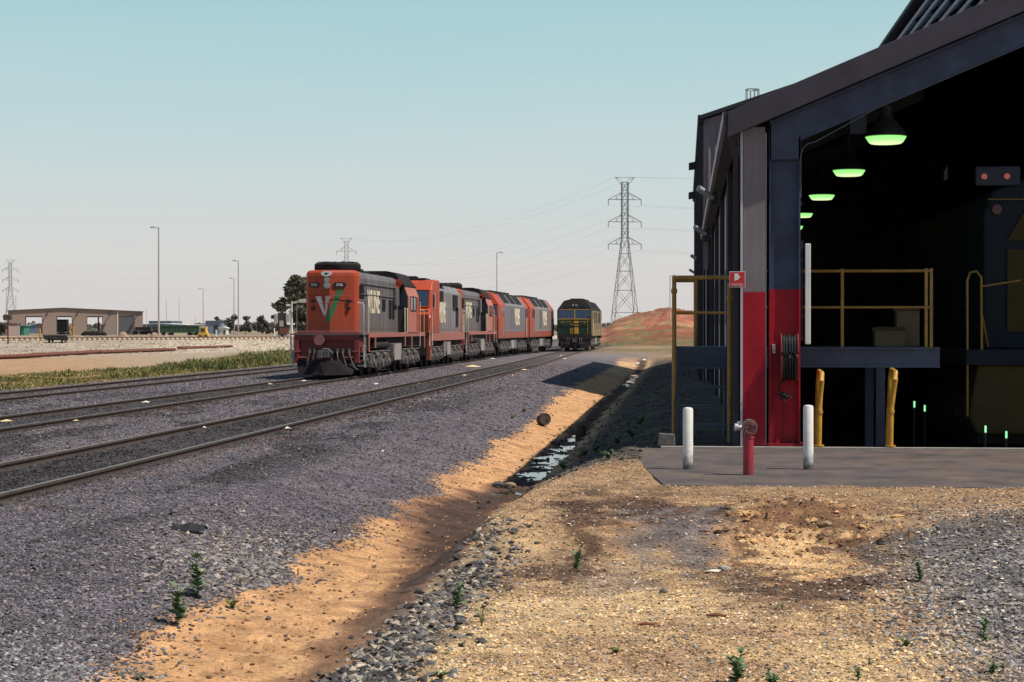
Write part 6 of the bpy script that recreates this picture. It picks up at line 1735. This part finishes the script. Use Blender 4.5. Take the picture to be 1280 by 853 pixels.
# far wood that reads as one low mass
n = 9000; px_ = np.concatenate([rng.uniform(-160, 430, 6000), rng.uniform(560, 780, 3000)])
hgt = 2.2 * (.3 + 1.4 * fbm(px_, px_ * 0, .06, 91, 4)); d = 950 + 250 * rng.random(n)
a = (px_ - 640) / F * d; x, y = a * CT - d * ST, a * ST + d * CT; z = 1.0 + hgt * rng.random(n) * 1.4
e = .5 + .8 * rng.random(n); u = rng.normal(size=(n, 3)); u /= np.linalg.norm(u, axis=1)[:, None]; w = rng.normal(size=(n, 3)); w -= (w * u).sum(1)[:, None] * u; w /= np.linalg.norm(w, axis=1)[:, None]
P0 = np.stack([x, y, z], 1)
V = np.stack([P0 - u * e[:, None], P0 + w * e[:, None], P0 + u * e[:, None], P0 - w * e[:, None]], 1).reshape(-1, 3)
o = np_mesh('far_wood', V, np.arange(len(V)).reshape(-1, 4), M['leaf_far']); o['kind'] = 'stuff'

# ------------------------------------------------------------------ weeds in the foreground
def weed(px, py, hpx, label, kind='upright', seed=0, mat='leaf_weed'):
    rn = random.Random(seed); g = gnd(px, py); d = -g.x * ST + g.y * CT; H = hpx / F * d
    t = thing('weed', label, 'weed', g, rn.random() * 6, 'weeds growing in the gravel')
    stem = MB(); lf = MB()
    nst = {'upright': 3, 'low': 9, 'grassy': 18, 'leafy': 4}[kind]
    for s in range(nst):
        a = rn.random() * 2 * math.pi; lean = {'upright': .12, 'low': .9, 'grassy': .4, 'leafy': .25}[kind] * (.4 + rn.random())
        hh = H * (1 if s == 0 else .55 + .4 * rn.random())
        if kind == 'low': hh = H * (.6 + .5 * rn.random())
        pts = [Vector((math.cos(a) * lean * hh * f * f, math.sin(a) * lean * hh * f * f, hh * f * (1 if kind != 'low' else (1 - .25 * f)))) for f in (0, .25, .5, .75, 1)]
        if kind == 'grassy':
            w = .004; dr = Vector((-math.sin(a), math.cos(a), 0))
            for k in range(4): 
                w0 = w * (1 - k / 4.2); w1 = w * (1 - (k + 1) / 4.2)
                lf.add([pts[k] - dr * w0, pts[k] + dr * w0, pts[k + 1] + dr * w1, pts[k + 1] - dr * w1], [(0, 1, 2, 3)])
            continue
        stem.tube(pts, [max(.0035, H * .018) * (1 - .15 * k) for k in range(5)], 6)
        nl = {'upright': 13, 'low': 7, 'leafy': 10}[kind]
        for k in range(nl):
            f = .12 + .88 * k / nl; i = min(int(f * 4), 3); c = pts[i].lerp(pts[i + 1], f * 4 - i)
            b_ = rn.random() * 2 * math.pi; ll = H * (.34 if kind == 'upright' else .42) * (1.0 - .35 * f) * (.55 + .7 * rn.random())
            up = .25 + .9 * f * rn.random() + .2
            dr = Vector((math.cos(b_), math.sin(b_), up)).normalized(); sd = Vector((-math.sin(b_), math.cos(b_), 0)); nm = dr.cross(sd)
            wd = ll * .30
            P = [c, c + dr * ll * .3 + sd * wd, c + dr * ll * .62 + sd * wd * .85 - nm * ll * .05, c + dr * ll - nm * ll * .16, c + dr * ll * .62 - sd * wd * .85 - nm * ll * .05, c + dr * ll * .3 - sd * wd, c + dr * ll * .5 + nm * ll * .04]
            lf.add(P, [(0, 1, 6), (1, 2, 6), (2, 3, 6), (3, 4, 6), (4, 5, 6), (5, 0, 6)])
    if stem.v: stem.build('stem', M[mat], t)
    lf.build('leaves', M[mat], t)
    return t
weed(222, 782, 52, 'bushy green weed at the edge of the ballast, lower of the pair', 'upright', 3)
weed(247, 748, 56, 'tall green weed on the pale stones, upper of the pair', 'upright', 5)
weed(291, 762, 16, 'small yellowish weed on the sand edge right of the green pair', 'low', 7, 'leaf_dry')
weed(372, 720, 13, 'little dry tuft alone on the sand strip', 'grassy', 9, 'leaf_dry')
weed(396, 668, 9, 'tiny green tuft where the ballast meets the sand', 'grassy', 11)
weed(300, 735, 22, 'thin yellow green tuft among the pale stones', 'grassy', 12, 'leaf_dry')
weed(722, 715, 34, 'slim upright weed on the tan soil below the stained bank', 'upright', 13)
weed(571, 760, 32, 'leafy weed standing in the grey ditch rocks', 'leafy', 15)
weed(602, 786, 40, 'wispy grassy weed right of the ditch rocks', 'grassy', 17, 'leaf_dry')
weed(1150, 727, 27, 'upright weed at the edge of the grey gravel', 'leafy', 19)
weed(1230, 805, 34, 'slim pale weed on the grey gravel at the right', 'upright', 21)
weed(921, 856, 48, 'big leafy green weed at the bottom edge of the picture', 'leafy', 23)
weed(966, 862, 28, 'spreading low weed beside the big leafy one at the bottom', 'low', 25)
weed(1134, 809, 14, 'flat green rosette on the tan gravel at right', 'low', 27)
weed(770, 819, 14, 'dry grey green tuft spreading on the tan gravel', 'low', 29, 'leaf_dry')
weed(1241, 843, 18, 'small weed in the bottom right corner', 'low', 31)
weed(1073, 851, 17, 'small dark weed at the bottom edge right of centre', 'leafy', 33)
weed(550, 852, 18, 'small sprig at the bottom edge below the ditch rocks', 'low', 35)
weed(1087, 832, 13, 'tiny pale grass sprig on the gravel', 'grassy', 37, 'leaf_dry')
weed(978, 764, 13, 'tiny green sprig in the middle of the tan gravel', 'grassy', 39)
weed(179, 852, 10, 'tiny sprig on the sand at the bottom edge', 'low', 41)
weed(655, 516, 8, 'yellow green growth at the ballast foot beside the upper dark drum', 'low', 43, 'leaf_dry')
weed(640, 524, 7, 'low yellowish growth on the ballast foot', 'low', 45, 'leaf_dry')
for k, (px, py) in enumerate(((772, 556), (745, 566), (790, 548), (760, 575), (730, 572), (705, 586), (800, 532))):
    weed(px, py, 16, 'dark leafy weed in the shaded ditch bank by the shed', 'low', 60 + k)

# ------------------------------------------------------------------ litter, rocks and bits
def rock(px, py, wpx, name, label, cat, mat, sq=.6, grp=None, seed=1):
    g = gnd(px, py); d = -g.x * ST + g.y * CT; r = wpx / 2 / F * d; rn = np.random.default_rng(seed)
    import bmesh
    bm = bmesh.new(); bmesh.ops.create_icosphere(bm, subdivisions=2, radius=1)
    for v in bm.verts:
        k = 1 + .55 * (float(vnoise(np.array(v.co.x * 1.6 + seed * 7), np.array(v.co.y * 1.6 + v.co.z * 1.3))) - .5)
        v.co = Vector((v.co.x * r * k, v.co.y * r * k * .8, v.co.z * r * k * sq))
    me = bpy.data.meshes.new(name); bm.to_mesh(me); bm.free()
    o = link(name, me, mat, None); o.location = g + Vector((0, 0, r * sq * .6)); o.rotation_euler = (0, 0, seed)
    return tag(o, label, cat, grp)
RG = 'loose rocks in the foreground'
rock(830, 742, 12, 'rock', 'dark lone rock on the tan soil below the white stone', 'rock', M['dirt_rock'], .6, RG, 2)
rock(905, 714, 17, 'white_stone', 'pale flat stone beside a whitish rag in the middle foreground', 'stone', M['lip'], .6, None, 3)
rock(1028, 796, 10, 'rock', 'small dark rock in the centre right gravel', 'rock', M['dirt_rock'], .6, RG, 4)
rock(1180, 795, 11, 'rock', 'brown grey rock at the grey gravel edge', 'rock', M['mound'], .7, RG, 5)
rock(1197, 783, 12, 'rock', 'dark rock behind the brown grey one at the gravel edge', 'rock', M['dirt_rock'], .6, RG, 6)
rock(1143, 786, 9, 'rock', 'flat brown rock left of the gravel edge rocks', 'rock', M['mound'], .4, RG, 7)
rock(1055, 750, 13, 'rock', 'dark crumbly clod on the brown stain', 'rock', M['dirt_rock'], .5, RG, 8)
rock(1101, 681, 11, 'rock', 'black flat lump below the scooped sand', 'rock', M['charcoal'], .35, RG, 9)
rock(1032, 656, 18, 'soil_clod', 'brown clod at the back of the scooped sand', 'clod', M['mound'], .5, None, 10)
rock(335, 775, 9, 'rock', 'grey stone alone on the sand strip', 'rock', M['dirt_rock'], .6, RG, 11)
rock(576, 809, 8, 'rock', 'small black stone below the wispy weed', 'rock', M['charcoal'], .7, RG, 12)
rock(638, 610, 15, 'drain_stone', 'pinkish stone in the ditch among pale debris', 'stone', M['mound'], .6, None, 13)
p = gnd(892, 716)
b = MB(); b.add([(-.09, 0, .004), (-.03, -.03, .015), (.04, -.01, .006), (.07, .03, .02), (-.01, .05, .022), (-.07, .03, .006), (0, .01, .02)], [(0,1,6),(1,2,6),(2,3,6),(3,4,6),(4,5,6),(5,0,6)])
o = b.build('rag', M['paper'], None); o.location = p; tag(o, 'whitish crumpled rag beside the pale stone in the foreground', 'rag')
for px, py, lw, a, lab in ((810, 783, 25, .12, 'thin red brown stick lying on the tan gravel'), (897, 772, 28, -.15, 'thicker brown stick right of the thin red one')):
    p = gnd(px, py); d = -p.x * ST + p.y * CT; h = lw / 2 / F * d
    b = MB(); b.tube([(-h, -h * a, .012), (-h * .3, 0, .018), (h * .4, h * a * .4, .014), (h, h * a, .012)], [.008, .012, .011, .007], 6)
    o = b.build('stick', M['wood'], None); o.location = p; o.rotation_euler = (0, 0, YAW); tag(o, lab, 'stick', 'sticks on the gravel')
# dark rag on the ballast
p = gnd(236, 664); d = -p.x * ST + p.y * CT; s_ = d / F
vs, fs = [], []; nx, ny = 16, 7
for j in range(ny):
    for i in range(nx):
        u, v = i / (nx - 1), j / (ny - 1); x = (u - .5) * 46 * s_; y = (v - .5) * .28 * (1 - .5 * abs(u - .5)) - x * .45
        vs.append((x, y, .015 + .085 * float(vnoise(np.array(u * 7.), np.array(v * 3.))) * (1 - (2 * v - 1) ** 2)))
fs = [(j*nx+i, j*nx+i+1, (j+1)*nx+i+1, (j+1)*nx+i) for j in range(ny - 1) for i in range(nx - 1)]
o = MB().add(vs, fs).build('dark_rag', M['cloth'], None); o.location = p; o.rotation_euler = (0, 0, YAW); tag(o, 'crumpled black rag lying on the ballast at left', 'rag')
# two dark drums at the ditch
for px, py, w, lab, tilt in ((679, 533, 15, 'dark drum lying on the sand left of the puddle', 1), (726, 546, 14, 'dark drum standing at the puddle in the ditch', 0)):
    p = gnd(px, py); d = -p.x * ST + p.y * CT; r = w / 2 / F * d; h = r * 1.9
    t = thing('drum', lab, 'drum', p, YAW + .3 * tilt, 'dark drums by the ditch')
    b = MB()
    prof = [(r * .96, 0), (r, .02), (r, h * .3), (r * 1.05, h * .33), (r, h * .36), (r, h * .65), (r * 1.05, h * .68), (r, h * .71), (r, h - .01), (r * .97, h), (r * .9, h - .015), (.01, h - .015)]
    b.lathe(prof, n=18); body = b.build('shell', M['drum'] if 'drum' in M else M['rust'], t, smooth=True)
    b = MB(); b.cyl((r * .4, 0, h - .016), (r * .4, 0, h + .012), .025, n=10); b.build('bung', M['charcoal'], body)
    if tilt: body.rotation_euler = (R(82), R(6), 0); body.location = (0, h * .4, r)
# old pipe and stick in the ditch
for (pa, pb, r, mat, lab) in (((690, 555), (699, 557), .035, 'charcoal', 'short dark pipe stub by the puddle'), ((617, 608), (633, 612), .03, 'steel', 'grey pipe bit in the ditch')):
    a = gnd(*pa); c = gnd(*pb); v = c - a
    o = MB().tube([(0, 0, .03), (v.x * .5, v.y * .5, v.z * .5 + .04), (v.x, v.y, v.z + .03)], r, 8).build('pipe', M[mat], None); o.location = a; tag(o, lab, 'pipe', 'pipe bits in the ditch')
# litter between the rails
LG = 'pale litter scattered along the tracks'
def litter(px, py, wpx, label, mat='paper', thick=.02, seed=0):
    p = gnd(px, py); p.z += .012; d = -p.x * ST + p.y * CT; w = wpx / 2 / F * d; rn = random.Random(seed)
    n = 9; ring = [(w * math.cos(i * 2 * math.pi / n) * rn.uniform(.6, 1.15), w * .55 * math.sin(i * 2 * math.pi / n) * rn.uniform(.5, 1.2), rn.uniform(0, thick)) for i in range(n)]
    b = MB().add(ring + [(0, 0, thick * 2.2 + .1 * w)], [(i, (i + 1) % n, n) for i in range(n)])
    o = b.build('litter', M[mat], None); o.location = p; o.rotation_euler = (0, 0, rn.random()); return tag(o, label, 'litter', LG)
for k, (px, py, w, mat, lab) in enumerate(((333, 481, 17, 'paper', 'large pale litter heap on the middle track'), (390, 481, 12, 'paper', 'pale litter heap just before the nearest locomotive'),
        (380, 477, 8, 'paper', 'small pale scrap beside the near rail under the locomotive front'), (88, 527.5, 33, 'tanboard', 'wide tan sheet lying beside the middle track at left'), (8, 528, 20, 'tanboard', 'tan sheet between the middle rails at the left edge'),
        (182, 504, 14, 'paper', 'white flat scrap between the middle rails'), (171, 514, 5, 'paper', 'small white scrap outside the middle track'), (255, 536, 8, 'paper', 'white lump between the near rails'), (358, 537, 20, 'paper', 'pale scraps along the outside of the near rail'),
        (14, 499, 5, 'paper', 'tiny white scrap beside the far track'), (360, 447, 5, 'paper', 'white scrap in the grass near the locomotive'), (590, 459, 30, 'tanboard', 'long tan board lying between the tracks'),
        (616, 449, 8, 'paper', 'small tan scrap below the fourth locomotive'), (670, 457, 12, 'paper', 'pale scrap on the near rail ahead of the green locomotive'), (655, 463, 12, 'tanboard', 'tan scrap outside the near rail'), (701, 445, 5, 'paper', 'white scrap before the green locomotive'),
        (706, 449, 8, 'tanboard', 'tan scrap before the green locomotive'), (641, 470, 4, 'paper', 'white dot of litter on the open ballast, upper'), (645, 484, 4, 'paper', 'white dot of litter on the open ballast, lower'), (478, 566, 6, 'paper', 'white scrap alone on the broad ballast'),
        (520, 480, 9, 'paper', 'pale flake beside the near track'), (581, 470, 8, 'tanboard', 'small tan flake on the near track'), (470, 481, 9, 'paper', 'white flake on the near track rail'))):
    litter(px, py, w, lab, mat, .015, k)
for px, lab in ((797, 'left of two white cans lying by the far ditch end'), (805, 'right of two white cans lying by the far ditch end')):
    p = gnd(px, 457); t = MB().cyl((-.09, 0, .075), (.09, .06, .075), .075, n=12).build('can', M['farwhite'], None, smooth=True); t.location = p; tag(t, lab, 'can', 'white cans by the ditch')

# ------------------------------------------------------------------ sky, sun, camera
SUN_EL, AZ = 58.0, -15.0           # azimuth from +X towards -Y
sd = Vector((math.cos(R(AZ)) * math.cos(R(SUN_EL)), math.sin(R(AZ)) * math.cos(R(SUN_EL)), math.sin(R(SUN_EL))))
ld = bpy.data.lights.new('sun', 'SUN'); ld.energy = 4.9; ld.angle = R(.53); ld.color = (1.0, .93, .83)
lo = bpy.data.objects.new('sun', ld); COL.objects.link(lo); lo.rotation_euler = sd.to_track_quat('Z', 'Y').to_euler(); lo.location = (30, -20, 60)
w = bpy.data.worlds.new('World'); scene.world = w; w.use_nodes = True
nt = w.node_tree; bg = nt.nodes['Background']
sky = nt.nodes.new('ShaderNodeTexSky'); sky.sky_type = 'NISHITA'; sky.sun_disc = False
sky.sun_elevation = R(SUN_EL); sky.sun_rotation = math.atan2(sd.x, sd.y); sky.air_density = 1.0; sky.dust_density = 2.5; sky.ozone_density = 1.0
# thin high haze: pale turquoise overhead, milky cream low down
geo = nt.nodes.new('ShaderNodeTexCoord'); sep = nt.nodes.new('ShaderNodeSeparateXYZ'); nt.links.new(geo.outputs['Generated'], sep.inputs[0])
ramp = nt.nodes.new('ShaderNodeValToRGB'); e = ramp.color_ramp.elements
e[0].position = 0.0; e[0].color = (7.7, 7.2, 7.0, 1); e[1].position = .5; e[1].color = (.8, 1.6, 2.6, 1)
for pos, colr in ((.035, (7.45, 7.4, 7.3, 1)), (.08, (6.4, 7.4, 7.4, 1)), (.13, (5.1, 7.1, 7.3, 1)), (.175, (4.0, 6.6, 7.0, 1)), (.235, (1.8, 3.0, 3.9, 1))):
    q = ramp.color_ramp.elements.new(pos); q.color = colr
hn = nt.nodes.new('ShaderNodeTexNoise'); hn.inputs['Scale'].default_value = 3.5; hn.inputs['Detail'].default_value = 5; hn.inputs['Roughness'].default_value = .6
hm = nt.nodes.new('ShaderNodeMapping'); hm.inputs['Scale'].default_value = (1, 1, 6); nt.links.new(geo.outputs['Generated'], hm.inputs[0]); nt.links.new(hm.outputs[0], hn.inputs['Vector'])
hz = nt.nodes.new('ShaderNodeMath'); hz.operation = 'MULTIPLY_ADD'; hz.inputs[1].default_value = .05; nt.links.new(hn.outputs['Fac'], hz.inputs[0])
hs_ = nt.nodes.new('ShaderNodeMath'); hs_.operation = 'SUBTRACT'; hs_.inputs[1].default_value = .025; nt.links.new(sep.outputs['Z'], hs_.inputs[0]); nt.links.new(hs_.outputs[0], hz.inputs[2])
nt.links.new(hz.outputs[0], ramp.inputs[0])
mx = nt.nodes.new('ShaderNodeMix'); mx.data_type = 'RGBA'; mx.inputs['Factor'].default_value = .85
nt.links.new(sky.outputs[0], mx.inputs['A']); nt.links.new(ramp.outputs[0], mx.inputs['B'])
nt.links.new(mx.outputs['Result'], bg.inputs[0]); bg.inputs[1].default_value = .10

cd = bpy.data.cameras.new('camera'); cam = bpy.data.objects.new('camera', cd); COL.objects.link(cam)
cd.sensor_width = 36; cd.lens = 36 * F / 1280; cd.clip_start = .2; cd.clip_end = 9000
cam.location = (0, 0, EYE); cam.rotation_euler = (R(90) - math.atan((426.5 - HOR) / F), 0, YAW)
scene.camera = cam
scene.view_settings.view_transform = 'Standard'; scene.view_settings.look = 'None'; scene.view_settings.exposure = 0
scene.render.engine = 'CYCLES'
scene.cycles.max_bounces = 6
